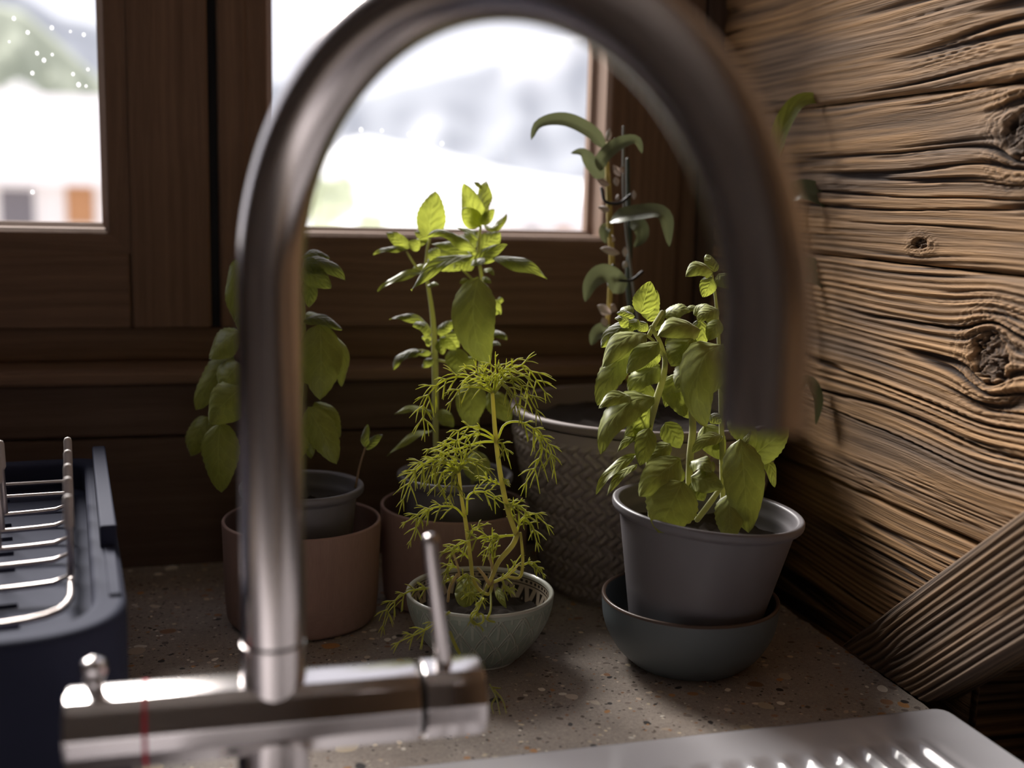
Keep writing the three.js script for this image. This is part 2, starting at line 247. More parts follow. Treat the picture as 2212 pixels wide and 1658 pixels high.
// ---------------------------------------------------------------- outside
{
  const r = rng(31);
  // a mountain side that drops from its skyline towards the house
  function slope(name, ridge, dist, near, bottom, mat, rough, tint) {
    const n = 140, m = 26, x0 = ridge[0][0], x1 = ridge[ridge.length - 1][0];
    const top = (px) => { let i = 0; while (i < ridge.length - 2 && ridge[i + 1][0] < px) i++; const [a, b] = [ridge[i], ridge[i + 1]]; return lerp(a[1], b[1], clamp((px - a[0]) / (b[0] - a[0]), 0, 1)); };
    const g = grid(n, m, (u, v) => {
      const px = lerp(x0, x1, u), p = spot(px, top(px), dist), q = spot(px, top(px), 1).sub(camera.position).multiplyScalar(near).add(camera.position), k = v < 0.12 ? (0.12 - v) / 0.12 : (v - 0.12) / 0.88;
      const o = v < 0.12 ? p.clone().addScaledVector(BK, -dist * 0.25 * k).setY(lerp(p.y, bottom, k)) : p.clone().lerp(q, k).setY(lerp(p.y, bottom, Math.pow(k, 0.8)));
      o.y += rough * (noise(px * 0.012 + 5, v * 7) + 0.5 * noise(px * 0.04, v * 19)) * Math.min(1, k * 6) * (v < 0.12 ? 0 : 1); return o;
    });
    if (tint) { const c = new Float32Array(g.attributes.position.count * 3); for (let j = 0, k = 0; j <= m; j++) for (let i = 0; i <= n; i++, k++) c.set(tint(lerp(x0, x1, i / n), j / m), k * 3); g.setAttribute('color', new THREE.BufferAttribute(c, 3)); }
    const o = part(name, g, mat, scene); return tag(o, null, null, null, 'structure');
  }
  const tinted = std({ vertexColors: true, roughness: 1, side: THREE.DoubleSide });
  slope('mountain', [[-900, -420], [-300, -250], [115, 0], [218, 25], [592, 150], [780, 185], [907, 150], [1029, 118], [1135, 77], [1250, 40], [1700, -100], [2600, -260]], 900, 500, -60, tinted, 9,
    (px, v) => { const s = smoothstep(noise(px * 0.0052 + 2, v * 3 + 1) + 0.3 * noise(px * 0.014, v * 7), -0.05, 0.6); return [lerp(0.33, 0.52, s), lerp(0.345, 0.525, s), lerp(0.375, 0.545, s)]; });
  slope('forest_hill', [[-900, -200], [-200, -60], [40, 0], [110, 62], [218, 165], [400, 260], [560, 330], [700, 405], [760, 430]], 300, 160, -14, tinted, 5,
    (px, v) => { const s = noise(px * 0.03, v * 24); return [0.27 + 0.06 * s, 0.295 + 0.06 * s, 0.215 + 0.045 * s]; });
  slope('glare_hill', [[560, 330], [720, 303], [785, 287], [907, 314], [968, 328], [1041, 351], [1151, 375], [1245, 388], [1500, 400], [2400, 410]], 420, 200, -13, std({ color: rgb(0.84, 0.83, 0.82), roughness: 1, side: THREE.DoubleSide }), 2);  // near-white colour puts the sunlit glare into the hillside
  tag(part('terrain', new THREE.CircleGeometry(1500, 64).rotateX(-Math.PI / 2).translate(0, -6, 0), std({ color: rgb(0.80, 0.80, 0.77), roughness: 1 }), scene), null, null, null, 'structure');
  // pale village house close to the left pane
  const wallW = std({ color: rgb(0.74, 0.68, 0.66), roughness: 0.9 }), roofM = std({ color: rgb(0.80, 0.74, 0.73), roughness: 0.9 }), shut = std({ color: rgb(0.42, 0.20, 0.09), roughness: 0.8 }), dark = std({ color: rgb(0.14, 0.12, 0.13), roughness: 0.5 });
  function house(name, label, px, py, d, wdt, hgt, dep, turn, windows) {
    const p = spot(px, py, d), h = thing(name, label, 'building', V(p.x, -6, p.z), null, turn), H = p.y + 6;
    part('wall', boxAt(-wdt / 2, wdt / 2, 0, H, -dep / 2, dep / 2, 'x', 0.02), wallW, h);
    const s = new THREE.Shape(); s.moveTo(-dep * 0.62, -0.25); s.lineTo(0, hgt); s.lineTo(dep * 0.62, -0.25); s.lineTo(dep * 0.62, -0.02); s.lineTo(0, hgt + 0.3); s.lineTo(-dep * 0.62, -0.02); s.closePath();
    part('roof', new THREE.ExtrudeGeometry(s, { depth: wdt * 1.12, bevelEnabled: false }).rotateY(Math.PI / 2).translate(-wdt * 0.56, H, 0), roofM, h);
    for (const sx of [-1, 1]) { const g = new THREE.BufferGeometry(); const x = sx * (wdt / 2 - 0.02); g.setAttribute('position', new THREE.Float32BufferAttribute([x, H - 0.05, -dep / 2, x, H - 0.05, dep / 2, x, H + hgt * 0.85, 0], 3)); g.setAttribute('uv', new THREE.Float32BufferAttribute([0, 0, 1, 0, 0, 1], 2)); g.computeVertexNormals(); part('gable', g, new THREE.MeshStandardMaterial({ color: wallW.color, side: THREE.DoubleSide }), h); }
    for (const [x, y, ww, wh, m] of windows) { const f = part('window', boxAt(x - ww / 2, x + ww / 2, H + y - wh / 2, H + y + wh / 2, dep / 2 - 0.05, dep / 2 + 0.05, 'y', 0.01), m ? shut : wallW, h); part('pane', boxAt(x - ww * 0.42, x + ww * 0.42, H + y - wh * 0.42, H + y + wh * 0.42, dep / 2, dep / 2 + 0.06, 'y', 0.005), m ? shut : dark, f); }
  }
  house('village_house', 'pale gabled village house seen through the left window pane', 20, 372, 26, 7.4, 1.45, 5, -0.1, [[-0.35, -0.75, 0.5, 0.95, 1], [0.72, -0.75, 0.8, 0.95, 0], [1.95, -0.65, 0.55, 0.8, 1], [-1.4, -0.75, 0.5, 0.9, 0]]);
  house('village_house', 'small distant pale house at the right foot of the right window', 1150, 478, 90, 7, 1.6, 5, 0.2, [[-1.4, -0.8, 0.9, 1, 0], [1.4, -0.8, 0.9, 1, 1]]);
  // hazy green trees beyond the garden
  const leafT = std({ color: rgb(0.62, 0.66, 0.46), roughness: 1 }), barkT = std({ color: rgb(0.3, 0.26, 0.2), roughness: 1 });
  function tree(label, px, py, d, rad, m = leafT) {
    const p = spot(px, py, d), t = thing('tree', label, 'tree', V(p.x, -6, p.z)), list = [];
    for (let i = 0; i < 26; i++) { const q = V(r() - 0.5, r() - 0.5, r() - 0.5).setLength(rad * (0.35 + 0.6 * r())), g = new THREE.IcosahedronGeometry(rad * (0.28 + 0.2 * r()), 2), a = g.attributes.position; for (let k = 0; k < a.count; k++) { const n = 1 + 0.25 * noise(a.getX(k) * 9 / rad + i, a.getY(k) * 9 / rad + a.getZ(k) * 5 / rad); a.setXYZ(k, a.getX(k) * n, a.getY(k) * n, a.getZ(k) * n); } g.computeVertexNormals(); list.push(g.translate(q.x, q.y + p.y + 6, q.z)); }
    part('foliage', merge(list), m, t); part('trunk', new THREE.CylinderGeometry(rad * 0.1, rad * 0.16, p.y + 6, 10).translate(0, (p.y + 6) / 2, 0), barkT, t);
  }
  tree('pale green tree beyond the lower left of the right window', 705, 432, 40, 0.95);
  tree('rounded tree painted pale for glare beside the roof of the village house', 20, 262, 34, 1.35, std({ color: rgb(0.8, 0.78, 0.74), roughness: 1 }));  // near-white foliage: overexposure put into the colour
  tree('faint low tree beside the paler tree behind the tall basil', 800, 488, 60, 0.8);
}
// ---------------------------------------------------------------- worktop and sink
const SX0 = -0.42, SX1 = 0.4625, SZ0 = -0.592, SZ1 = -0.13, CX1 = 0.4618;
{
  const N = 2048, cv = document.createElement('canvas'); cv.width = cv.height = N; const g = cv.getContext('2d'), r = rng(77);
  const img = g.createImageData(N, N);
  for (let y = 0, o = 0; y < N; y++) for (let x = 0; x < N; x++, o += 4) {
    const n = noise(x * 0.02, y * 0.02) * 0.05 + noise(x * 0.11, y * 0.11) * 0.07 + noise(x * 0.45, y * 0.45) * 0.12 + (r() - 0.5) * 0.10, k = 1 + n;
    img.data[o] = clamp(158 * k, 0, 255); img.data[o + 1] = clamp(146 * k, 0, 255); img.data[o + 2] = clamp(136 * k, 0, 255); img.data[o + 3] = 255;
  }
  g.putImageData(img, 0, 0);
  const chip = (R0, R1, cols) => {
    const x = r() * N, y = r() * N, rad = lerp(R0, R1, r() ** 2.2), k = 5 + Math.floor(r() * 4), st = 0.55 + r() * 0.45, a0 = r() * 6.28, c = cols[Math.floor(r() * cols.length)], v = 0.88 + r() * 0.24;
    g.fillStyle = `rgb(${c.map((q) => Math.min(255, q * v) | 0).join(',')})`;
    const pts = Array.from({ length: k }, (_, i) => { const a = i / k * 6.28 + (r() - 0.5) * 0.5, q = rad * (0.75 + 0.4 * r()), px = Math.cos(a) * q, py = Math.sin(a) * q * st; return [px * Math.cos(a0) - py * Math.sin(a0), px * Math.sin(a0) + py * Math.cos(a0)]; });
    for (const dx of [0, -N]) for (const dy of [0, -N]) { const X = x + (x + rad > N ? dx : 0), Y = y + (y + rad > N ? dy : 0); g.beginPath(); pts.forEach(([px, py], i) => { const [qx, qy] = pts[(i + 1) % k]; if (!i) g.moveTo(X + (px + qx) / 2, Y + (py + qy) / 2); const [wx, wy] = pts[(i + 2) % k]; g.quadraticCurveTo(X + qx, Y + qy, X + (qx + wx) / 2, Y + (qy + wy) / 2); }); g.fill(); }
  };
  const P = [[205, 190, 172], [226, 218, 206], [176, 128, 82], [98, 84, 74], [60, 55, 54], [150, 112, 84], [190, 170, 150], [120, 108, 100], [214, 196, 168]];
  const S = [[58, 52, 50], [80, 70, 62], [150, 110, 78], [196, 184, 168], [110, 98, 90]];
  for (let i = 0; i < 11000; i++) chip(1.2, 4.5, S);
  for (let i = 0; i < 2600; i++) chip(4, 11, P);
  for (let i = 0; i < 260; i++) chip(10, 27, P);
  const map = new THREE.CanvasTexture(cv); map.colorSpace = THREE.SRGBColorSpace; map.wrapS = map.wrapT = THREE.RepeatWrapping; map.repeat.set(1 / 0.62, 1 / 0.62);
  const mat = phys({ map, bumpMap: map, bumpScale: 0.00025, roughness: 0.46, specularIntensity: 0.7 });
  const s = new THREE.Shape(), e = [];
  s.moveTo(LX + 0.01, 0.999); s.lineTo(LX + 0.01, 0.08); s.lineTo(CX1, 0.08);
  for (let z = 0.1; z < 0.998; z += 0.004) s.lineTo(CX1 + 0.0012 * noise(z * 60, 3) + 0.0012 * noise(z * 190, 8), z);
  s.lineTo(CX1, 0.999); s.closePath();
  const hole = new THREE.Path(), m = 0.012; hole.moveTo(SX0 + m, -SZ0 - m); hole.lineTo(SX1 - m - 0.004, -SZ0 - m); hole.lineTo(SX1 - m - 0.004, -SZ1 + m); hole.lineTo(SX0 + m, -SZ1 + m); hole.closePath(); s.holes.push(hole);
  const geo = new THREE.ExtrudeGeometry(s, { depth: 0.038, bevelEnabled: true, bevelThickness: 0.001, bevelSize: 0.001, bevelOffset: -0.001, bevelSegments: 2 }).rotateX(-Math.PI / 2).translate(0, -0.039, 0);
  const o = part('worktop', geo, mat, scene); tag(o, 'grey terrazzo worktop with pale and ochre stone chips under the pots', 'worktop');
  const cab = std({ color: rgb(0.10, 0.065, 0.045), roughness: 0.7 });
  const un = structure('base_cabinet');
  placed('side_panel', boxAt(-0.53, -0.51, FLOOR, -0.041, -0.98, -0.12, 'y'), cab, un); placed('side_panel', boxAt(0.44, 0.459, FLOOR, -0.041, -0.98, -0.12, 'y'), cab, un); placed('door', boxAt(-0.53, 0.459, FLOOR + 0.1, -0.041, -0.118, -0.1, 'y'), cab, un);
}
{
  // white ceramic sink: ledge for the tap, bowl on the left, ribbed drainer on the right
  const white = phys({ color: rgb(0.56, 0.54, 0.565), roughness: 0.14, clearcoat: 0.5, clearcoatRoughness: 0.08 });
  const t = thing('ceramic_sink', 'white glazed ceramic sink with a ribbed drainer let into the worktop', 'sink', V((SX0 + SX1) / 2, 0, (SZ0 + SZ1) / 2));
  const H = 0.0095, nx = 620, nz = 240, rr = 0.014;
  const geo = grid(nx, nz, (u, v) => {
    const x = lerp(SX0, SX1, u), z = lerp(SZ0, SZ1, v); let X = x, Z = z, y = H;
    // rounded plan corners: squeeze the corner squares to quarter circles
    for (const [cx, cz] of [[SX0 + rr, SZ0 + rr], [SX1 - rr, SZ0 + rr], [SX0 + rr, SZ1 - rr], [SX1 - rr, SZ1 - rr]]) { const a = (x - cx) * Math.sign(cx - (SX0 + SX1) / 2), b = (z - cz) * Math.sign(cz - (SZ0 + SZ1) / 2); if (a > 0 && b > 0) { const k = Math.max(a, b) / Math.hypot(a, b); X = cx + (x - cx) * k; Z = cz + (z - cz) * k; } }
    const e = Math.min(x - SX0, SX1 - x, z - SZ0, SZ1 - z); if (e < 0.007) y = H - 0.0095 * (1 - e / 0.007) ** 2.4;
    const band = (q, a, b, s) => smoothstep(q, a, a + s) * (1 - smoothstep(q, b - s, b));
    const d = band(x, 0.115, SX1 - 0.036, 0.014) * band(z, SZ0 + 0.036, SZ1 - 0.03, 0.016); if (d > 0) { const ph = ((x - 0.115) / 0.0188) % 1; y += d * (-0.0042 + 0.0042 * Math.pow(0.5 + 0.5 * Math.cos(ph * 2 * Math.PI), 1.6)); }
    const w = band(x, SX0 + 0.045, -0.02, 0.02) * band(z, SZ0 + 0.125, SZ1 - 0.03, 0.02); y -= w * 0.17;
    return V(X, y, Z);
  });
  geo.index.array.reverse(); geo.computeVertexNormals();
  placed('basin', geo, white, t);
}
// ---------------------------------------------------------------- brushed steel tap
{
  const A = V(0.0362, 0, -0.507), t = thing('kitchen_tap', 'brushed steel gooseneck tap with a round crossbar body and pin lever', 'tap', V(A.x, 0.009, A.z), null, -0.7 * R);
  const y = 0.086 - 0.009, xl = -0.0885, xr = 0.0965, rb = 0.0184, turnX = (g) => g.rotateZ(-Math.PI / 2);
  const cyl = (x0, x1, r, bev = 0.0012) => turnX(turned([[0, x0], [r, x0, bev], [r, x1, bev], [0, x1]], 64)).translate(0, y, 0);
  const body = part('body', toCreasedNormals(cyl(xl, 0.0655, rb), 0.6), steelFine, t);
  part('groove_shade', cyl(0.0655, 0.068, rb - 0.0022), blackMat, t, 'black ring painted as groove shade between body and handle');  // near-black ring stands in for the shade inside the groove
  const handle = part('handle', toCreasedNormals(cyl(0.068, xr, rb), 0.6), steelFine, t);
  part('end_cap', cyl(xl - 0.0006, xl - 0.0001, rb - 0.002), steel, body);
  part('temperature_ring', cyl(-0.0564, -0.0546, rb + 0.0004, 0.0003), std({ color: rgb(0.55, 0.01, 0.04), roughness: 0.6 }), body, 'thin red ring');
  part('lever', tube([V(0.0795, y + 0.014, 0), V(0.072, y + 0.0765, -0.001)], 0.0041, 8, 20), steel, handle, 'upright pin lever');
  const pin = turned([[0, 0], [0.0038, 0], [0.0038, 0.005, 0.002], [0.0056, 0.0085, 0.003], [0.0056, 0.0135, 0.004], [0, 0.0158]], 32);
  part('knob', pin.translate(-0.0768, y + rb - 0.001, 0), steelFine, body, 'small round-headed pin knob');
  // saddle between body and spout, then the stem below it
  const col = part('collar', turned([[0.0146, y], [0.0146, y + 0.034, 0.0006], [0.0137, y + 0.0342]], 64), steel, t);
  part('collar_seam', turned([[0.0136, y + 0.034], [0.0136, y + 0.0352]], 48), blackMat, col);
  part('stem', turned([[0.026, 0, 0.001], [0.026, 0.006, 0.002], [0.0165, 0.0065], [0.0165, y]], 48), steel, t);
  // gooseneck in a plane turned towards the viewer
  const o = V(0.1745 - A.x, 0, -0.323 - A.z), L = o.length(), q = o.clone().divideScalar(L).applyAxisAngle(V(0, 1, 0), 0.7 * R), rad = L / 2, top = 0.281 - 0.009, path = new THREE.CurvePath();
  path.add(new THREE.LineCurve3(V(0, y + 0.035, 0), V(0, top, 0)));
  const arc = []; for (let k = 0; k <= 48; k++) { const a = Math.PI - k / 48 * Math.PI; arc.push(q.clone().multiplyScalar(rad + Math.cos(a) * rad).setY(top + Math.sin(a) * rad)); }
  const pts = [V(0, y + 0.0352, 0), V(0, y + 0.09, 0), V(0, top - 0.05, 0), ...arc, q.clone().multiplyScalar(L).setY(top - 0.016), q.clone().multiplyScalar(L).setY(0.252 - 0.009)];
  const side = q.clone().cross(V(0, 1, 0)).normalize();
  const sweep = (ps, r) => { const c = new THREE.CatmullRomCurve3(ps, false, 'centripetal'), n = 160; return grid(56, n, (u, v) => { const p = c.getPointAt(v), tn = c.getTangentAt(v), b = side.clone().cross(tn).normalize(), a = u * 2 * Math.PI; return p.addScaledVector(side, Math.cos(a) * r).addScaledVector(b, Math.sin(a) * r); }); };
  const neck = sweep(pts, 0.0141); { const n = neck.attributes.normal; for (let j = 0; j <= 160; j++) { const a = j * 57, b = a + 56, m = V(n.getX(a) + n.getX(b), n.getY(a) + n.getY(b), n.getZ(a) + n.getZ(b)).normalize(); n.setXYZ(a, m.x, m.y, m.z); n.setXYZ(b, m.x, m.y, m.z); } }
  const sp = part('spout', neck, steel, t), end = q.clone().multiplyScalar(L);
  part('aerator', turned([[0, 0.252 - 0.009 + 0.004], [0.0105, 0.252 - 0.009 + 0.004], [0.0105, 0.252 - 0.009], [0.0141, 0.252 - 0.009, 0.001], [0.0141, 0.252 - 0.009 + 0.001]], 48).translate(end.x, 0, end.z), steel, sp);
}
// ---------------------------------------------------------------- dish rack
{
  const navy = phys({ color: rgb(0.025, 0.028, 0.050), roughness: 0.78, specularIntensity: 0.22 }), wire = std({ color: rgb(0.5, 0.45, 0.43), metalness: 1, roughness: 0.38 }), rubber = std({ color: rgb(0.50, 0.44, 0.41), roughness: 0.55 });
  const t = thing('dish_rack', 'navy blue dish rack tray with wire slots and pale tipped prongs', 'dish rack', V(-0.026, 0.0, -0.541), null, 5 * R);
    const W = 0.42, D = 0.375, H = 0.117, c = 0.052;
  const outline = (i) => { const s = new THREE.Shape(), x0 = -W + i, x1 = -i, y0 = i, y1 = D - i, k = c - i * 0.8; s.moveTo(x0 + k, y0); s.lineTo(x1 - k, y0); s.quadraticCurveTo(x1, y0, x1, y0 + k); s.lineTo(x1, y1 - k * 0.5); s.quadraticCurveTo(x1, y1, x1 - k * 0.5, y1); s.lineTo(x0 + k, y1); s.quadraticCurveTo(x0, y1, x0, y1 - k); s.lineTo(x0, y0 + k); s.quadraticCurveTo(x0, y0, x0 + k, y0); return s; };
  const ring = outline(0.004); ring.holes.push(outline(0.0125));
  part('tray_wall', new THREE.ExtrudeGeometry(ring, { depth: H - 0.0185, bevelEnabled: true, bevelThickness: 0.004, bevelSize: 0.004, bevelSegments: 5, curveSegments: 20 }).rotateX(-Math.PI / 2).translate(0, 0.0145, 0), navy, t);
  for (const [x, z, y0] of [[-0.03, -0.33, 0], [-0.39, -0.33, 0], [-0.05, -0.03, 0.0098], [-0.385, -0.03, 0.0098]]) part('foot', new THREE.CylinderGeometry(0.009, 0.009, 0.0108 - y0, 20).translate(x, (0.0108 + y0) / 2, z), rubber, t);
  part('tray_floor', new THREE.ExtrudeGeometry(outline(0.012), { depth: 0.006, bevelEnabled: false, curveSegments: 20 }).rotateX(-Math.PI / 2).translate(0, 0.092, 0), navy, t);
  for (let k = 0; k < 9; k++) part('floor_rib', boxAt(-0.36, -0.047, 0.0975, 0.1, -0.075 - k * 0.032, -0.0735 - k * 0.032, 'x', 0.0007).applyMatrix4(new THREE.Matrix4().makeRotationY(0.06)), navy, t);
  part('side_rail', boxAt(-0.0105, -0.0012, H - 0.003, H + 0.013, -0.352, -0.135, 'z', 0.0015), navy, t);
  part('side_ledge', boxAt(-0.0085, -0.0025, H - 0.003, H + 0.0015, -0.135, -0.05, 'z', 0.001), navy, t);
  const y = 0.108, xr = -0.0265;
  part('rim_wire', tube([V(-0.40, y, -0.048), V(-0.092, y, -0.049), V(-0.05, y, -0.0515), V(-0.034, y, -0.060), V(-0.0275, y, -0.076), V(xr, y, -0.10), V(xr, y, -0.34)], 0.0019, 70, 10), wire, t);
  [-0.108, -0.149, -0.183, -0.222, -0.261, -0.300, -0.335].forEach((z, k) => {
    const tines = k < 5 ? [0, 1, 2, 3, 4, 5, 6] : [];
    const w = part('cross_wire', tube(k > 4 ? [V(-0.40, y + 0.0004, z), V(xr, y + 0.0004, z)] : [V(-0.40, y + 0.0004, z), V(xr - 0.004, y + 0.0004, z), V(xr - 0.0008, y + 0.002, z), V(xr, y + 0.006, z), V(xr, y + 0.045, z)], [0.00165, 0.00165, 0.00165, 0.00165], 40, 8), wire, t);
    if (k > 4) return;
    part('prong_tip', tube([V(xr, y + 0.031, z), V(xr, y + 0.046, z)], 0.0026, 6, 12), rubber, w);
    for (const m of tines) { const x = xr - 0.0395 * (m + 1); part('prong', tube([V(x, y, z), V(x - 0.0015, y + 0.045, z)], 0.0016, 4, 8), wire, t).add(part('prong_tip', tube([V(x - 0.001, y + 0.031, z), V(x - 0.0015, y + 0.046, z)], 0.0026, 6, 12), rubber, t)); }
  });
}
// ---------------------------------------------------------------- diagonal brace on the right wall
{
  const xf = 0.461, g0 = (a, l) => ({ z: -0.712 + 0.101 * a + 0.7565 * l, y: 0.0012 + 0.655 * l }), o = {}, L = 0.62;
  const mat = std({ ...timberMaps((s, t, out) => {
    braceGrain(s, t, out); const gr = Math.sin((t + noise(s * 3, t * 12) * 0.004 + 0.0024 * Math.exp(-(((s - 0.045) / 0.02) ** 2)) * Math.sign(t - 0.03)) * 2 * Math.PI / 0.0046), rough = noise(s * 5, t * 260);
    out.h = 0.42 * gr + 0.35 * rough + 0.12 * out.h; out.tone = clamp(0.45 + 0.22 * gr + 0.25 * rough + 0.12 * (out.tone - 0.5), 0, 1) * 0.8; out.grey = out.grey * 0.6 + 0.3; return out;
  }, 1024, 512, 0, 0.31, 0, 0.0665, 0.74), bumpScale: 0.0005 });
  const surf = (s, t) => { braceGrain(s, t, o); const gr = Math.sin((t + noise(s * 3, t * 12) * 0.004 + 0.0024 * Math.exp(-(((s - 0.045) / 0.02) ** 2)) * Math.sign(t - 0.03)) * 2 * Math.PI / 0.0046); return 0.42 * gr + 0.35 * noise(s * 5, t * 260) + 0.12 * o.h; };
  const P = (a, l, dep) => { const q = g0(a, l); return V(xf + dep, q.y, q.z); }, uvF = (a, l) => [l * 1.0 / 0.31 + a * 0.23, a];
  const front = grid(170, 480, (a, l) => { const s = l * L + a * 0.0762, t = a * 0.0665, e = Math.min(a, 1 - a) * 0.0665; return P(a, l * L, -0.0011 * surf(s, t) + (e < 0.003 ? (1 - e / 0.003) ** 2 * 0.003 : 0)); }, (a, l) => [(l * L + a * 0.0762) / 0.31, a]);
  const top = grid(8, 120, (d, l) => P(0, l * L, 0.003 + d * (WX - xf - 0.0035)), (d, l) => [l * L / 0.31, d * 0.35]), bot = grid(8, 120, (d, l) => P(1, l * L, 0.003 + d * (WX - xf - 0.0035)), (d, l) => [l * L / 0.31, d * 0.35]), end = grid(40, 4, (a, d) => P(a, 0, 0.001 + d * (WX - xf - 0.0015)), (a, d) => [d * 0.1, a]);
  top.index.array.reverse(); top.computeVertexNormals(); end.index.array.reverse(); end.computeVertexNormals();
  mat.side = THREE.DoubleSide;
  tag(part('timber_brace', merge([front, top, bot, end]), mat, scene), 'sloping wire-brushed timber brace fixed to the weathered plank wall', 'timber');
}
// ---------------------------------------------------------------- pots
const soilMat = std({ color: rgb(0.030, 0.021, 0.015), roughness: 1 });
const nurseryMat = phys({ color: rgb(0.165, 0.152, 0.162), roughness: 0.42, clearcoat: 0.2, clearcoatRoughness: 0.35 });
const clayMap = dataTexture(256, 256, (x, y, c) => { const k = 1 + 0.06 * noise(x * 0.05, y * 0.05) + 0.10 * noise(x * 0.4, y * 0.4); c[0] = toS(0.33 * k); c[1] = toS(0.205 * k); c[2] = toS(0.165 * k); }, true);
const clay = std({ map: clayMap, bumpMap: clayMap, bumpScale: 0.0002, roughness: 0.75 });
clayMap.repeat.set(6, 3);
const flat = (p) => V(p.x, 0, p.z);
function clods(rad, h, seed) {                       // loose potting soil: a lumpy disc
  return grid(40, 16, (u, v) => { const a = u * 2 * Math.PI, x = Math.cos(a) * v * rad, z = Math.sin(a) * v * rad; return V(x, h + 0.0035 * noise(x * 90 + seed, z * 90) + 0.0025 * noise(x * 300, z * 300 + seed), z); });
}
function nurseryPot(root, at0, h, rt, rb, y0, tilt) {
  const pot = part('nursery_pot', turned([[0, 0.001], [rb - 0.003, 0], [rb, 0.002, 0.002], [rt - 0.0055, h - 0.008, 0.002], [rt - 0.002, h - 0.0072, 0.001], [rt, h - 0.005, 0.002], [rt, h - 0.001, 0.001], [rt - 0.0015, h, 0.001], [rt - 0.005, h - 0.001, 0.002], [rt - 0.0065, h - 0.008, 0.002], [rt - 0.009, h - 0.012, 0.002], [rt - 0.0095, h - 0.018], [rt - 0.013, h - 0.03], [0, h - 0.032]], 96), nurseryMat, root);
  pot.position.copy(at0).sub(root.position).setY(y0); pot.rotation.z = tilt; pot.rotation.order = 'YXZ'; pot.rotation.y = -16 * R;
  part('soil', clods(rt - 0.0085, h - 0.020, rt * 999), soilMat, pot);
  return pot;
}
// tan clay cachepots
function cachepot(label, c) {
  const t = thing('clay_cachepot', label, 'pot', c, 'tan clay pots by the window wall');
  part('pot_wall', turned([[0, 0], [0.044, 0], [0.0555, 0.001, 0.010], [0.0572, 0.02, 0.004], [0.059, 0.0775, 0.001], [0.0575, 0.0785, 0.0015], [0.0562, 0.0775, 0.001], [0.0545, 0.02, 0.004], [0.05, 0.006, 0.006], [0, 0.005]], 96), clay, t);
  return t;
}
const cA = V(0.083, 0, -0.853), cB = V(0.2055, 0, -0.874);
cachepot('tan clay pot standing directly behind the tap spout', cA);
cachepot('tan clay pot behind the dill bowl and right of the other clay pot', cB);
// slate bowl under the right basil
const cC = V(0.339, 0, -0.714);
{
  const t = thing('slate_bowl', 'dark slate blue bowl used as saucer under the grey plastic pot', 'bowl', cC);
  const glaze = phys({ color: rgb(0.135, 0.158, 0.17), roughness: 0.55, clearcoat: 0.12, clearcoatRoughness: 0.45 });
  part('bowl_wall', turned([[0, 0.0035], [0.033, 0.0035, 0.001], [0.034, 0, 0.001], [0.039, 0, 0.002], [0.050, 0.009, 0.012], [0.0605, 0.027, 0.016], [0.062, 0.0468, 0.0006], [0.0608, 0.0476, 0.0008], [0.0592, 0.0465, 0.001], [0.0575, 0.027, 0.016], [0.045, 0.011, 0.014], [0.036, 0.0075, 0.008], [0, 0.007]], 128), glaze, t);
  part('rim_line', turned([[0.0621, 0.0462], [0.0619, 0.0476], [0.0606, 0.0481], [0.0593, 0.0472]], 128), phys({ color: rgb(0.10, 0.065, 0.05), roughness: 0.35 }), t, 'unglazed brown rim');
}
// woven planter in the corner
const cW = V(0.3685, 0, -0.8815);
{
  const t = thing('woven_planter', 'round taupe planter with a moulded basket weave in the corner', 'planter', cW);
  const mat = std({ color: rgb(0.37, 0.31, 0.285), roughness: 0.75 }), H = 0.152, rb = 0.078, rt = 0.110, wv = 0.0066;
  const weave = (u, v) => {
    const p = (u + v) / Math.SQRT2 / wv, q = (u - v) / Math.SQRT2 / wv, i = Math.floor(p), j = Math.floor(q), over = (((i - j) % 4) + 4) % 4 < 2, fp = p - i, fq = q - j;
    const k = (((i - j) % 4) + 4) % 4, seg = over ? ((k % 2) + fp) / 2 : (((j - i + 400) % 2) + fq) / 2, cross = over ? fq : fp;
    return Math.pow(Math.max(0, 1 - (1.22 * (2 * cross - 1)) ** 2), 0.5) * (0.4 + 0.6 * Math.sin(Math.PI * clamp(seg, 0, 1)));
  };
  const shell = grid(640, 140, (u, v) => { const a = u * 2 * Math.PI, r0 = lerp(rb, rt, v), y = v * (H - 0.009), ed = smoothstep(y, 0.002, 0.006) * (1 - smoothstep(y, H - 0.021, H - 0.017)), r = r0 + 0.0040 * weave(u * Math.PI * 2 * 0.095, y) * ed; return V(Math.sin(a) * r, y, Math.cos(a) * r); });
  part('woven_wall', shell, mat, t);
  part('rim', turned([[rt - 0.001, H - 0.0085, 0.001], [rt + 0.0028, H - 0.007, 0.002], [rt + 0.0032, H - 0.002, 0.002], [rt + 0.001, H, 0.002], [rt - 0.004, H - 0.001, 0.001], [rt - 0.005, H - 0.012], [rb - 0.004, 0.004], [0, 0.004]], 128), std({ color: rgb(0.24, 0.195, 0.18), roughness: 0.6 }), t);
}
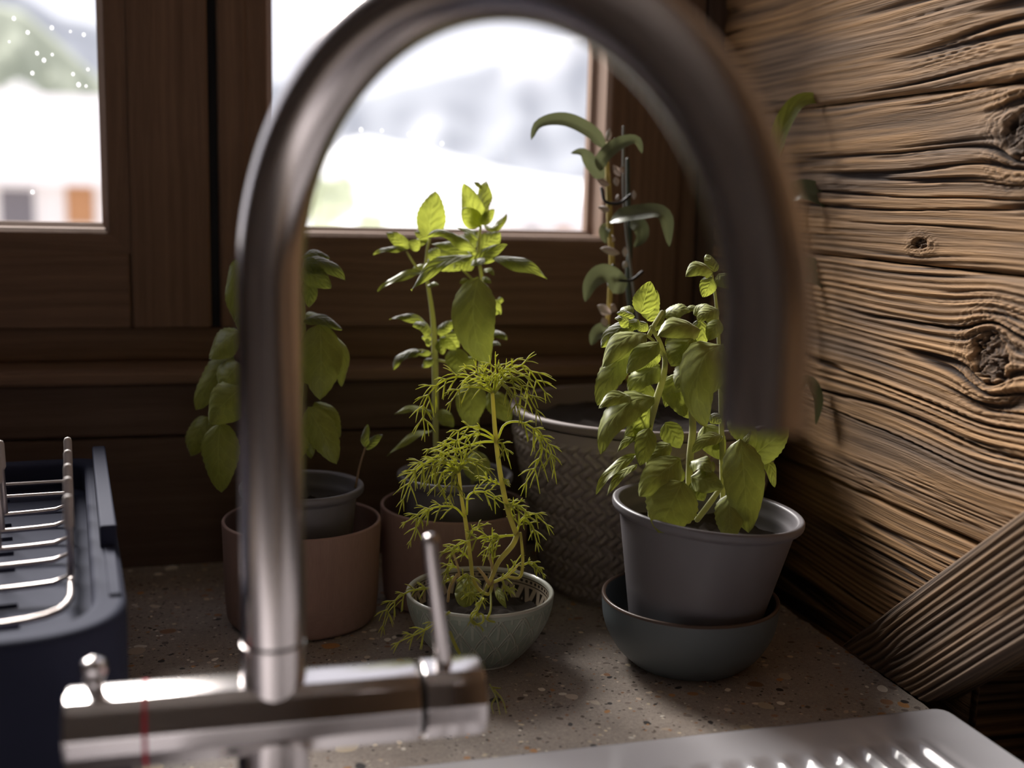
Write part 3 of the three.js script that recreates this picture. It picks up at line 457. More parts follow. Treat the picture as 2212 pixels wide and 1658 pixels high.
// ---------------------------------------------------------------- leaves
function leafMaps(light, dark, size = 512) {
  const b = new Float32Array(size * size);
  const map = dataTexture(size, size, (x, y, c) => {
    const u = x / size, v = Math.abs(y / size - 0.5) * 2, mid = Math.exp(-((v / 0.035) ** 2)) * (1 - 0.6 * u);
    const ph = (u - v * 0.20 - v * v * 0.13) * 5.2 + 0.25 + 0.25 * noise(u * 5, y / size * 5), d = Math.abs(ph - Math.round(ph)), side = Math.exp(-((d / 0.055) ** 2)) * (1 - 0.55 * v) * smoothstep(v, 0.0, 0.06), net = Math.abs(noise(u * 40, y / size * 30));
    const n = 0.5 + 0.35 * noise(u * 6, y / size * 7) + 0.2 * noise(u * 26, y / size * 26), vein = clamp(mid * 0.9 + side * 0.5, 0, 1);
    b[y * size + x] = clamp(0.42 + 0.34 * Math.cos(ph * 2 * Math.PI + Math.PI) * (1 - v * 0.5) + 0.1 * net - 0.25 * mid, 0, 1);
    for (let i = 0; i < 3; i++) c[i] = toS(lerp(lerp(dark[i], light[i], clamp(n - 0.15 * (1 - Math.min(1, net * 3)), 0, 1)), light[i] * 1.5 + 0.03, vein * 0.4));
  }, true);
  const bump = dataTexture(size, size, (x, y, c) => { c[0] = c[1] = c[2] = b[y * size + x]; });
  return { map, bumpMap: bump, bumpScale: 0.0005 };
}
// basil: one leaf colour; the leaves that unfold at the shoot tips are thinner and let more light through
const leafPrint = leafMaps([0.325, 0.35, 0.047], [0.24, 0.27, 0.036]);
const leafMat = (through) => phys({ ...leafPrint, roughness: 0.92, transmission: through, thickness: 0, ior: 1.4, clearcoat: 0.7, clearcoatRoughness: 0.38, side: THREE.DoubleSide });
const youngLeaf = leafMat(0.9), grownLeaf = leafMat(0.24);
const shoots = [];                                   // [place of a shoot tip, reach of its young leaves]
const orchidMat = phys({ color: rgb(0.135, 0.15, 0.068), roughness: 0.85, transmission: 0.33, thickness: 0, ior: 1.4, clearcoat: 0.9, clearcoatRoughness: 0.36, side: THREE.DoubleSide });
const stemMat = phys({ color: rgb(0.52, 0.52, 0.20), roughness: 0.95, transmission: 0.5, thickness: 0, clearcoat: 0.3, clearcoatRoughness: 0.4 }), canMat = phys({ color: rgb(0.36, 0.27, 0.06), roughness: 0.5 }), darkStem = std({ color: rgb(0.045, 0.06, 0.045), roughness: 0.55 });
const woody = std({ color: rgb(0.26, 0.17, 0.10), roughness: 0.7 });
// maps sketch units of one plant (ox, oy: the photograph's pixel of its origin; s: units per pixel) to places at its depth, w metres nearer
const sketch = (ox, oy, s, d0) => { const f = (x, y, w = 0) => spot(ox + x / s, oy + y / s, d0 - w); f.unit = d0 / FOCAL / s; return f; };
const inView = (n) => RT.clone().multiplyScalar(n[0]).addScaledVector(UPV, n[1]).addScaledVector(BK, n[2]).normalize();
const PROFILE = { basil: (u) => Math.pow(Math.sin(Math.PI * Math.pow(u, 0.78)), 0.66) * (1 - 0.1 * u), long: (u) => Math.pow(Math.sin(Math.PI * Math.pow(u, 0.85)), 0.85), strap: (u) => Math.min(1, Math.pow(u * 7, 0.6)) * Math.pow(1 - Math.pow(u, 3.2), 0.6) * (0.72 + 0.28 * Math.sin(Math.PI * Math.min(1, u * 1.1))), round: (u) => Math.sqrt(Math.max(0, 1 - (2 * u - 1) ** 2)) };
// a blade along a centre line: width across, facing n (right, up, towards the viewer), edges cupped away from n, margins waved
function blade(line, width, { n = [0, 0.35, 1], cup = 0.28, fold = 0, shape = 'basil', wave = 0.03, twist = 0, seed = 1 } = {}, stalk) {
  const curve = new THREE.CatmullRomCurve3(line, false, 'centripetal'), N = inView([n[0], n[1] * 0.8, n[2] + 0.3]), f = PROFILE[shape], len = curve.getLength(), nu = 20, nv = 10, hw = width / 2 * (shape === 'basil' ? 1.16 : 1.06);
  const g = grid(nu, nv, (u, v) => {
    const p = curve.getPointAt(u), x = curve.getTangentAt(u), c = v * 2 - 1;
    let z = N.clone().addScaledVector(x, -N.dot(x)); if (z.lengthSq() < 1e-6) z = UPV.clone(); z.normalize().applyAxisAngle(x, twist * u);
    const y = z.clone().cross(x), h = hw * Math.max(0.0, f(u)), puff = Math.sin(u * 21 + Math.abs(c) * 3) * (1 - Math.abs(c)) * Math.min(1, Math.abs(c) * 4);
    const tooth = Math.abs(c) > 0.99 && shape === 'basil' ? 1 + 0.035 * Math.sin(u * 60 + seed) : 1;
    return p.addScaledVector(y, c * h * tooth).addScaledVector(z, -cup * h * c * c + fold * h * Math.abs(c) + len * wave * Math.sin(u * 9 + seed * 2 + (c > 0 ? 1.5 : 0)) * c * c + puff * width * 0.013);
  }, (u, v) => [u, v]);
  return stalk ? merge([g, tube(stalk, [0.0011, 0.0009], 6, 6, false)]) : g;
}
let seedNo = 1;
// leaf(P, plant, material, width, base, tip, options): base and tip are [x, y, w]; o.via adds points between them; o.arch lifts the middle towards o.n
function leaf(P, plant, mat, width, base, tip, o = {}) {
  const b = P(...base), t = P(...tip), N = inView(o.n ?? [0, 0.35, 1]), L = b.distanceTo(t), line = [b];
  if (o.via) for (const q of o.via) line.push(P(...q));
  else for (const k of [0.3, 0.62, 0.85]) line.push(b.clone().lerp(t, k).addScaledVector(N, (o.arch ?? 0.12) * L * 4 * k * (1 - k)));
  line.push(t);
  const stalk = o.from ? [P(...o.from), P(...o.from).lerp(b, 0.5).addScaledVector(UPV, L * 0.03), b.clone().lerp(line[1], 0.15)] : null;
  const young = shoots.some(([q, reach]) => q.distanceTo(b) < reach);
  return placed('leaf', blade(line, width * P.unit, { seed: seedNo++, ...o }, stalk), mat ?? (young ? youngLeaf : grownLeaf), plant);
}
const stem = (P, plant, pts, r, mat = stemMat, name = 'stem') => placed(name, tube(pts.map((q) => P(...q)), Array.isArray(r) ? r.map((x) => x * P.unit) : r * P.unit, Math.max(8, pts.length * 5), 10), mat, plant);

// ---------------------------------------------------------------- left basil (photograph pixels)
{
  const t = thing('potted_basil', 'basil bush half hidden behind the tap spout in a grey nursery pot', 'plant', cA, 'basil plants on the worktop');
  nurseryPot(t, cA, 0.0975, 0.0462, 0.033, 0.0068, 0);
  const P = sketch(0, 0, 1, 0.872); for (const [x, y, d] of [[650, 575, 0.02], [592, 565, 0.02], [650, 690, 0.006], [789, 969, 0.004]]) shoots.push([P(x, y, 0), d]);
  const S = (p, r, m) => stem(P, t, p, r, m), L = (...a) => leaf(P, t, ...a);
  S([[600, 1065, 0], [590, 900, 0], [585, 700, 0], [590, 560, 0]], [8, 7, 5]); S([[640, 1068, 0], [645, 900, 0], [655, 720, 0], [650, 590, 0]], [8, 6, 5]); S([[570, 1065, 0.01], [545, 900, 0.01], [525, 740, 0.01]], [7, 6, 4]);
  L(null, 46, [510, 560, 0], [506, 695, 0], { n: [-0.5, 0.1, 1], arch: 0.05 });
  L(null, 78, [520, 715, 0], [452, 775, 0], { n: [-0.2, 0.9, 0.6] });
  L(null, 74, [505, 770, -0.01], [425, 885, -0.01], { n: [-0.5, 0.4, 1] });
  L(null, 92, [520, 785, 0.012], [478, 845, 0.012], { n: [-0.3, 0.8, 0.8] });
  L(null, 84, [530, 832, 0.018], [452, 915, 0.018], { n: [-0.3, 0.2, 1], shape: 'basil' });
  L(null, 78, [476, 912, 0.01], [480, 1062, 0.012], { n: [-0.2, 0.25, 1], arch: 0.1 });
  L(null, 70, [450, 900, -0.02], [412, 985, -0.02], { n: [-0.6, 0.2, 0.8] });
  L(null, 70, [560, 640, -0.01], [520, 720, 0], {}); L(null, 80, [600, 600, 0.0], [560, 700, 0.0], {}); L(null, 50, [595, 570, 0], [560, 530, 0], {}); L(null, 50, [600, 565, 0], [635, 520, 0], {});
  L(null, 40, [652, 566, 0], [745, 606, 0.008], { n: [0.2, 0.9, 0.5], arch: 0.2 }); L(null, 44, [650, 580, 0.006], [716, 622, 0.014], { n: [-0.2, 0.5, 1] }); L(null, 34, [648, 556, -0.006], [712, 558, -0.006], { n: [0.1, 1, 0.3], arch: 0.2 }); L(null, 30, [655, 560, 0.004], [690, 590, 0.012], {});
  L(null, 34, [666, 600, 0], [668, 664, 0], { n: [0.6, 0, 1] });
  L(null, 34, [652, 690, 0], [739, 712, 0.006], { n: [0, 1, 0.35], arch: 0.15 }); L(null, 40, [655, 682, -0.01], [700, 690, -0.012], { n: [0, 1, 0.3] });
  L(null, 84, [690, 700, 0.006], [692, 864, 0.012], { n: [0.3, 0.3, 1], arch: 0.12 }); L(null, 44, [712, 715, 0.0], [738, 835, 0.0], { n: [0.9, 0.1, 0.6], arch: 0.15 });
  L(null, 60, [640, 760, 0.004], [672, 830, 0.006], { n: [0.3, 0.4, 1] });
  L(null, 60, [665, 880, 0.01], [728, 1002, 0.012], { n: [0.2, 0.3, 1], arch: 0.12 }); L(null, 46, [680, 868, -0.004], [735, 945, -0.004], { n: [0.5, 0.5, 0.8] }); L(null, 40, [655, 900, 0], [672, 990, 0], {}); L(null, 90, [600, 850, 0], [560, 980, 0.01], {}); L(null, 80, [620, 900, 0.01], [640, 1000, 0.015], {});
  const s = thing('seedling', 'tiny two-leaved seedling at the right edge of the grey pot', 'plant', flat(P(768, 1050, 0)).setY(0.095));
  stem(P, s, [[768, 1052, 0], [776, 1010, 0], [789, 966, 0]], [2.6, 2.2, 2], woody); leaf(P, s, null, 22, [789, 968, 0], [795, 916, 0], { n: [-0.8, 0.2, 1] }); leaf(P, s, null, 20, [789, 970, 0], [827, 938, 0], { n: [-0.2, 0.5, 1] });
}
// ---------------------------------------------------------------- tall basil (units of a closer view)
{
  const t = thing('potted_basil', 'tall leggy basil reaching up in front of the window', 'plant', cB, 'basil plants on the worktop');
  nurseryPot(t, cB, 0.0965, 0.0462, 0.033, 0.0068, 0);
  const P = sketch(750, 350, 2.368, 0.915); for (const [x, y, d] of [[420, 400, 0.016], [684, 310, 0.024], [312, 440, 0.018], [690, 470, 0.012], [655, 450, 0.016], [440, 920, 0.014], [480, 885, 0.006], [715, 890, 0.008], [765, 740, 0.012]]) shoots.push([P(x, y, 0), d]);
  const S = (p, r, m) => stem(P, t, p, r, m), L = (...a) => leaf(P, t, ...a);
  S([[455, 1640, 0], [452, 1300, 0], [448, 1000, 0], [438, 800, 0], [415, 640, 0], [400, 560, 0]], [13, 14, 17, 17, 13, 9]);
  S([[640, 1640, -0.01], [665, 1300, -0.01], [690, 900, -0.01], [690, 600, -0.008], [670, 470, 0], [682, 330, 0]], [11, 12, 13, 12, 10, 7]);
  S([[405, 590, 0], [350, 530, 0], [305, 460, 0]], [9, 7, 6]); S([[400, 560, 0], [410, 440, 0], [425, 385, 0]], [9, 7, 6]); S([[640, 600, 0], [600, 560, 0.004], [575, 540, 0.006]], [8, 6, 5]);
  L(null, 137, [415, 390, 0], [450, 146, 0], { n: [-0.15, 0.1, 1], arch: 0.03, cup: 0.12 });
  L(null, 105, [680, 335, 0], [600, 110, 0.006], { n: [-0.3, 0.1, 1], arch: 0.1, wave: 0.06 }); L(null, 86, [688, 300, 0.002], [712, 92, -0.006], { n: [-0.8, 0.2, 1], arch: 0.06, wave: 0.06 }); L(null, 92, [678, 330, 0.006], [585, 235, 0.01], { n: [-0.2, 0.2, 1] }); L(null, 36, [690, 130, -0.006], [645, 102, -0.004], { n: [0, 1, 0.5] });
  L(null, 52, [686, 320, 0.004], [752, 240, 0.004], { n: [0.2, 0.2, 1] }); L(null, 46, [700, 325, 0], [815, 262, 0.0], { n: [0.1, 1, 0.45], via: [[740, 335, 0.002], [795, 300, 0.002]] });
  L(null, 30, [672, 395, 0], [560, 335, -0.008], { n: [0, 1, 0.3] }); L(null, 60, [670, 400, -0.005], [600, 350, -0.015], { n: [-0.2, 0.4, 1] });
  L(null, 82, [740, 490, 0.004], [1024, 596, 0.02], { n: [0.15, 0.75, 0.9], arch: 0.12, shape: 'long', cup: 0.35 });
  L(null, 84, [655, 480, 0.008], [326, 655, 0.045], { n: [-0.15, 1, 0.75], arch: 0.14, shape: 'long', cup: 0.3, fold: 0.2 }); L(null, 70, [640, 500, 0.004], [700, 520, 0.02], { n: [0, 0.6, 1] });
  L(null, 88, [660, 455, 0.01], [408, 380, 0.03], { n: [-0.2, 0.85, 0.55], arch: 0.22, shape: 'long', cup: 0.5 });
  L(null, 105, [672, 450, -0.006], [785, 360, -0.01], { n: [0, 0.3, 1], arch: 0.05 }); L(null, 74, [640, 520, 0.008], [820, 424, 0.014], { n: [0.25, 0.75, 0.7], arch: 0.1, shape: 'long', fold: 0.15 });
  L(null, 46, [308, 448, 0], [132, 472, 0.01], { n: [0, 0.9, 0.55], arch: 0.12, shape: 'long' }); L(null, 62, [318, 440, 0], [200, 360, -0.004], { n: [-0.3, 0.35, 1] }); L(null, 60, [322, 445, 0.004], [372, 400, 0.004], { n: [0.2, 0.3, 1] }); L(null, 46, [330, 420, -0.01], [425, 405, -0.01], { n: [0.1, 0.8, 0.7] }); L(null, 60, [300, 420, -0.006], [225, 400, -0.01], {}); L(null, 54, [420, 400, -0.01], [345, 355, -0.012], { n: [0, 0.6, 1] });
  L(null, 52, [400, 562, 0.002], [155, 662, 0.012], { n: [-0.2, 0.8, 0.6], arch: 0.12, shape: 'long', fold: 0.2 });
  L(null, 130, [640, 470, -0.012], [395, 525, -0.012], { n: [-0.1, 0.35, 1], arch: 0.06 }); L(null, 70, [640, 480, 0], [430, 420, 0], { n: [-0.2, 1, 0.5] }); L(null, 40, [405, 540, -0.004], [335, 545, -0.004], { n: [0, 0.8, 0.7] }); L(null, 34, [410, 630, 0.006], [470, 628, 0.01], { n: [0, 0.9, 0.6] });
  L(null, 96, [660, 462, -0.012], [480, 455, -0.022], { n: [-0.2, 0.4, 1], arch: 0.1 }); L(null, 84, [664, 430, -0.012], [560, 385, -0.02], { n: [-0.2, 0.5, 1] }); L(null, 84, [650, 505, 0.0], [545, 545, 0.008], { n: [-0.1, 0.5, 1] }); L(null, 80, [690, 470, -0.008], [760, 500, -0.004], {}); L(null, 66, [420, 500, -0.004], [470, 440, -0.01], {}); L(null, 60, [400, 520, 0.004], [440, 560, 0.012], {});
  L(null, 36, [700, 545, 0.004], [752, 580, 0.01], { n: [0.4, 0.6, 0.8], arch: 0.2 }); L(null, 30, [690, 590, 0], [738, 620, 0.006], {}); L(null, 30, [620, 600, 0], [575, 620, 0.004], {});
  L(null, 200, [672, 590, 0.026], [722, 1045, 0.036], { n: [-0.12, 0.12, 1], arch: 0.05, cup: 0.18, via: [[650, 690, 0.036], [645, 800, 0.04], [672, 930, 0.04]] });
  L(null, 30, [755, 700, -0.004], [785, 780, -0.004], { n: [0.4, 0, 1] }); L(null, 34, [768, 705, -0.004], [800, 708, -0.004], {}); L(null, 36, [745, 760, -0.004], [780, 770, -0.004], {});
  L(null, 56, [430, 850, 0], [218, 806, 0.006], { n: [-0.1, 0.9, 0.5], arch: 0.2, shape: 'long' }); L(null, 76, [432, 862, 0.006], [335, 838, 0.02], { n: [-0.2, 0.7, 0.8], arch: 0.15 }); L(null, 40, [432, 905, 0.008], [380, 895, 0.012], {}); L(null, 36, [430, 930, 0.008], [395, 915, 0.016], {});
  L(null, 60, [462, 880, 0], [555, 815, -0.004], { n: [0.1, 0.8, 0.7] }); L(null, 80, [480, 870, -0.004], [575, 945, -0.004], { n: [0.2, 0.4, 1] }); L(null, 50, [470, 900, 0.006], [560, 960, 0.006], {}); L(null, 56, [470, 905, 0], [490, 985, 0.004], {});
  L(null, 64, [375, 965, 0.004], [234, 1062, 0.014], { n: [-0.5, 0.7, 0.6], arch: 0.22 }); S([[445, 985, 0], [400, 965, 0.002], [370, 962, 0.004]], 5); L(null, 44, [440, 1005, 0.004], [385, 1052, 0.01], {}); L(null, 30, [430, 975, 0.006], [365, 985, 0.008], {}); S([[450, 1010, 0], [490, 1018, 0.002], [525, 1030, 0.004]], 7);
  L(null, 110, [560, 950, 0.004], [562, 1085, 0.008], { n: [0, 0.4, 1] }); L(null, 70, [600, 1000, 0], [640, 1060, 0], {});
  L(null, 56, [715, 880, 0], [818, 912, 0.008], { n: [0.2, 0.9, 0.5], arch: 0.22 }); L(null, 34, [715, 930, 0], [788, 938, 0.006], { n: [0.1, 0.9, 0.5], arch: 0.15 });
  L(null, 140, [640, 1120, 0.01], [625, 1360, 0.016], { n: [0, 0.2, 1], cup: 0.15 }); L(null, 110, [720, 1180, 0], [835, 1330, 0.004], { n: [0.3, 0.4, 1] });
  L(null, 66, [465, 1270, 0.004], [545, 1355, 0.008], { n: [0.1, 0.5, 1] }); L(null, 44, [440, 1280, 0.002], [240, 1288, 0.01], { n: [0, 0.9, 0.45], arch: 0.15, shape: 'long' }); L(null, 44, [445, 1370, 0.002], [205, 1505, 0.012], { n: [-0.2, 0.9, 0.5], shape: 'long' }); L(null, 46, [470, 1320, 0.006], [545, 1345, 0.01], { n: [0, 0.9, 0.5] });
  L(null, 130, [672, 1478, 0.014], [655, 1632, 0.02], { n: [-0.1, 0.1, 1], shape: 'round', cup: 0.3 });
}
// ---------------------------------------------------------------- right basil (units of a closer view)
{
  const t = thing('potted_basil', 'full leafy basil in the large grey plastic pot on the slate bowl', 'plant', cC, 'basil plants on the worktop');
  nurseryPot(t, V(0.339, 0, -0.711), 0.1, 0.0662, 0.042, 0.0132, -4.5 * R);
  const P = sketch(1200, 520, 2.368, 0.80); for (const [x, y, d] of [[445, 385, 0.012], [470, 440, 0.007], [803, 175, 0.012], [710, 375, 0.007], [460, 492, 0.004], [480, 835, 0.006], [440, 1000, 0.004], [790, 890, 0.006], [600, 800, 0.006], [805, 1010, 0.006], [520, 560, 0.004]]) shoots.push([P(x, y, 0), d]);
  const S = (p, r, m) => stem(P, t, p, r, m), L = (...a) => leaf(P, t, ...a);
  S([[490, 1420, 0], [478, 1080, 0], [475, 980, 0.002], [505, 850, 0.002], [552, 690, 0], [560, 610, 0], [535, 520, 0], [490, 440, 0]], [17, 18, 19, 19, 19, 17, 12, 10]);
  S([[680, 1430, 0.004], [688, 1110, 0.006], [702, 960, 0.004], [695, 840, 0], [690, 700, -0.01]], [17, 18, 19, 18, 14]); S([[860, 1450, -0.004], [852, 1150, -0.004], [848, 900, -0.004], [840, 600, -0.01], [820, 300, -0.012], [800, 170, -0.012]], [14, 14, 13, 12, 9, 7]); S([[930, 1450, 0], [945, 1200, 0], [955, 1000, 0]], [12, 11, 9]);
  S([[462, 985, 0], [440, 930, 0.002], [422, 880, 0.004]], [7, 6, 5]); S([[725, 1425, 0.03], [790, 1340, 0.034], [850, 1255, 0.03]], [15, 15, 12]); S([[560, 600, 0], [500, 510, 0.004], [460, 480, 0.006]], [10, 8, 7]); S([[555, 640, 0], [600, 520, 0.004], [690, 470, 0.004]], [9, 7, 7]);
  L(null, 112, [437, 372, 0.004], [486, 208, 0], { n: [-0.15, 0.1, 1], arch: 0.03, cup: 0.15 }); L(null, 100, [468, 408, -0.006], [515, 252, -0.02], { n: [0.3, 0.15, 1], arch: 0.03 }); L(null, 44, [405, 388, 0.004], [310, 370, 0.008], { n: [0, 0.8, 0.6] });
  L(null, 74, [395, 425, 0.004], [302, 400, 0.012], { n: [-0.3, 0.7, 0.7], wave: 0.08 }); L(null, 70, [380, 330, -0.01], [345, 400, -0.004], { n: [-0.6, 0.4, 0.8] }); L(null, 60, [425, 405, 0.008], [380, 455, 0.014], {}); L(null, 60, [470, 420, 0.0], [420, 460, 0.002], {}); S([[480, 480, 0], [505, 430, 0], [545, 365, -0.006]], 12); L(null, 40, [500, 470, -0.004], [560, 350, -0.012], { n: [0.7, 0.2, 1], shape: 'long' });
  L(null, 104, [400, 425, 0.004], [232, 545, 0.012], { n: [-0.3, 0.85, 0.7], arch: 0.16 });
  L(null, 120, [468, 478, 0.012], [240, 655, 0.034], { n: [-0.25, 0.9, 0.75], arch: 0.22, fold: 0.05, cup: 0.35 }); L(null, 60, [458, 492, 0.006], [245, 640, 0.018], { n: [-0.2, -0.1, 1], arch: 0.1, shape: 'long' });
  L(null, 128, [362, 555, 0.004], [213, 842, 0.014], { n: [-0.35, 0.2, 1], arch: 0.1, cup: 0.2 });
  L(null, 104, [530, 518, 0.01], [364, 680, 0.024], { n: [-0.2, 0.6, 0.9], arch: 0.14 }); L(null, 70, [520, 560, 0], [470, 650, 0.004], { n: [0.1, 0.1, 1] }); L(null, 90, [470, 560, -0.004], [420, 680, -0.004], {});
  L(null, 132, [742, 458, 0.014], [520, 488, 0.036], { n: [0.05, 0.9, 0.75], arch: 0.2, cup: 0.45 }); L(null, 100, [735, 400, 0.0], [745, 545, 0.004], { n: [0.6, 0.3, 0.9] });
  L(null, 100, [555, 385, -0.012], [692, 362, -0.006], { n: [0.1, 0.9, 0.6], arch: 0.2 }); L(null, 40, [670, 345, -0.016], [740, 350, -0.016], { n: [0.1, 0.9, 0.5] });
  L(null, 60, [705, 378, -0.01], [800, 352, -0.006], { n: [0.1, 0.8, 0.6], arch: 0.35 }); L(null, 90, [832, 350, -0.002], [726, 412, 0.006], { n: [-0.2, 0.8, 0.8], arch: 0.16 }); L(null, 80, [840, 405, 0], [780, 510, 0.004], { n: [-0.2, 0.4, 1] }); L(null, 40, [770, 400, -0.01], [820, 420, -0.01], {});
  L(null, 160, [700, 495, 0.006], [590, 640, 0.018], { n: [-0.1, 0.35, 1], wave: 0.07, arch: 0.14 }); L(null, 46, [590, 540, 0], [570, 495, 0.004], {}); L(null, 130, [720, 560, 0.0], [770, 690, 0.004], {});
  L(null, 110, [706, 618, 0.012], [625, 762, 0.024], { n: [-0.5, 0.45, 0.9], arch: 0.16 }); L(null, 120, [560, 690, -0.01], [660, 900, -0.006], { n: [0.2, 0.2, 1] }); L(null, 90, [620, 680, -0.006], [560, 850, -0.008], {});
  L(null, 180, [850, 530, 0.014], [772, 952, 0.034], { n: [-0.35, 0.35, 1], arch: 0.12, cup: 0.3, via: [[760, 590, 0.032], [725, 700, 0.04], [735, 840, 0.04]] }); L(null, 110, [860, 560, 0.02], [800, 780, 0.034], { n: [0.1, 0.5, 1] });
  L(null, 84, [405, 805, 0.012], [220, 858, 0.03], { n: [-0.1, 0.9, 0.7], arch: 0.2 }); L(null, 40, [330, 840, 0.004], [250, 900, 0.008], {});
  L(null, 130, [532, 640, -0.004], [372, 772, 0.004], { n: [-0.35, 0.7, 0.7], arch: 0.12, wave: 0.06 }); L(null, 110, [470, 720, -0.01], [420, 860, -0.01], {});
  L(null, 150, [505, 798, 0.006], [236, 1088, 0.03], { n: [-0.45, 0.6, 0.8], arch: 0.2, cup: 0.3, via: [[400, 815, 0.018], [300, 900, 0.03], [250, 1000, 0.034]] }); L(null, 96, [490, 830, 0], [400, 1010, 0.006], { n: [0.15, 0.05, 1] }); L(null, 46, [440, 1000, 0.004], [315, 1080, 0.012], { n: [-0.1, 0.8, 0.5], arch: 0.2, shape: 'long' }); L(null, 80, [460, 900, 0], [350, 1040, 0.008], {});
  L(null, 62, [412, 1092, 0.012], [206, 1294, 0.034], { n: [-0.55, 0.5, 0.8], arch: 0.14, shape: 'long', fold: 0.25 }); L(null, 50, [418, 1146, 0.012], [262, 1302, 0.034], { n: [-0.3, 0.7, 0.7], arch: 0.14, shape: 'long', fold: 0.2 });
  L(null, 100, [476, 955, 0.01], [432, 1150, 0.02], { n: [0.1, 0.2, 1] }); L(null, 90, [582, 1036, 0.006], [474, 1150, 0.02], { n: [-0.2, 0.7, 0.8] });
  L(null, 160, [640, 1118, 0.018], [428, 1308, 0.042], { n: [-0.2, 0.45, 1], arch: 0.14 }); L(null, 120, [620, 1130, 0.008], [560, 1290, 0.016], {});
  L(null, 236, [650, 1230, 0.036], [525, 1492, 0.05], { n: [-0.1, 0.25, 1], arch: 0.07, shape: 'basil', cup: 0.22 });
  L(null, 92, [692, 1128, 0.02], [800, 1180, 0.034], { n: [0, 0.8, 0.8], arch: 0.2, wave: 0.08 }); L(null, 120, [690, 1205, 0.024], [850, 1262, 0.036], { n: [0, 0.5, 1], wave: 0.08 }); L(null, 60, [800, 1130, 0.02], [770, 1210, 0.03], { n: [0.6, 0.4, 1], wave: 0.08 }); L(null, 90, [700, 1230, 0.016], [760, 1330, 0.022], {});
  L(null, 186, [945, 1010, 0.024], [985, 1492, 0.044], { n: [-0.08, 0.15, 1], arch: 0.06, cup: 0.2 }); L(null, 130, [890, 1290, 0.03], [895, 1545, 0.05], { n: [-0.3, 0.2, 1], arch: 0.08 });
  L(null, 150, [975, 1125, 0.014], [1195, 955, 0.02], { n: [0.1, 0.2, 1], arch: 0.06 }); L(null, 60, [1070, 1100, 0.0], [1120, 1260, 0.004], { n: [0.5, 0.2, 1] }); L(null, 120, [900, 880, 0.012], [1020, 1060, 0.02], {}); L(null, 130, [1000, 700, 0], [1080, 900, 0.006], {}); L(null, 120, [950, 500, 0], [1010, 650, 0.006], {}); L(null, 140, [900, 640, 0.01], [930, 850, 0.018], {});
  L(null, 60, [790, 890, 0], [848, 932, 0.004], { n: [0, 0.3, 1] }); L(null, 70, [600, 800, -0.008], [690, 910, -0.008], { n: [0.2, 0.1, 1] }); L(null, 60, [800, 1010, -0.006], [840, 1060, -0.004], {}); L(null, 74, [850, 1000, 0.012], [698, 1084, 0.026], { n: [-0.1, 0.8, 0.7], arch: 0.2 }); L(null, 34, [952, 1085, 0.026], [1000, 968, 0.02], { n: [-0.7, 0.1, 1], shape: 'long' }); L(null, 130, [760, 940, -0.01], [850, 1120, -0.004], {}); L(null, 110, [560, 930, -0.012], [640, 1060, -0.01], {});
  L(null, 96, [805, 165, -0.012], [664, 184, -0.004], { n: [-0.1, 0.7, 0.7], arch: 0.35, cup: 0.4 }); L(null, 84, [800, 185, -0.01], [752, 288, -0.006], { n: [0.1, 0.1, 1] }); L(null, 70, [815, 160, -0.016], [770, 68, -0.024], { n: [0.3, 0.2, 1] }); L(null, 90, [830, 170, -0.012], [900, 240, -0.006], {});
}
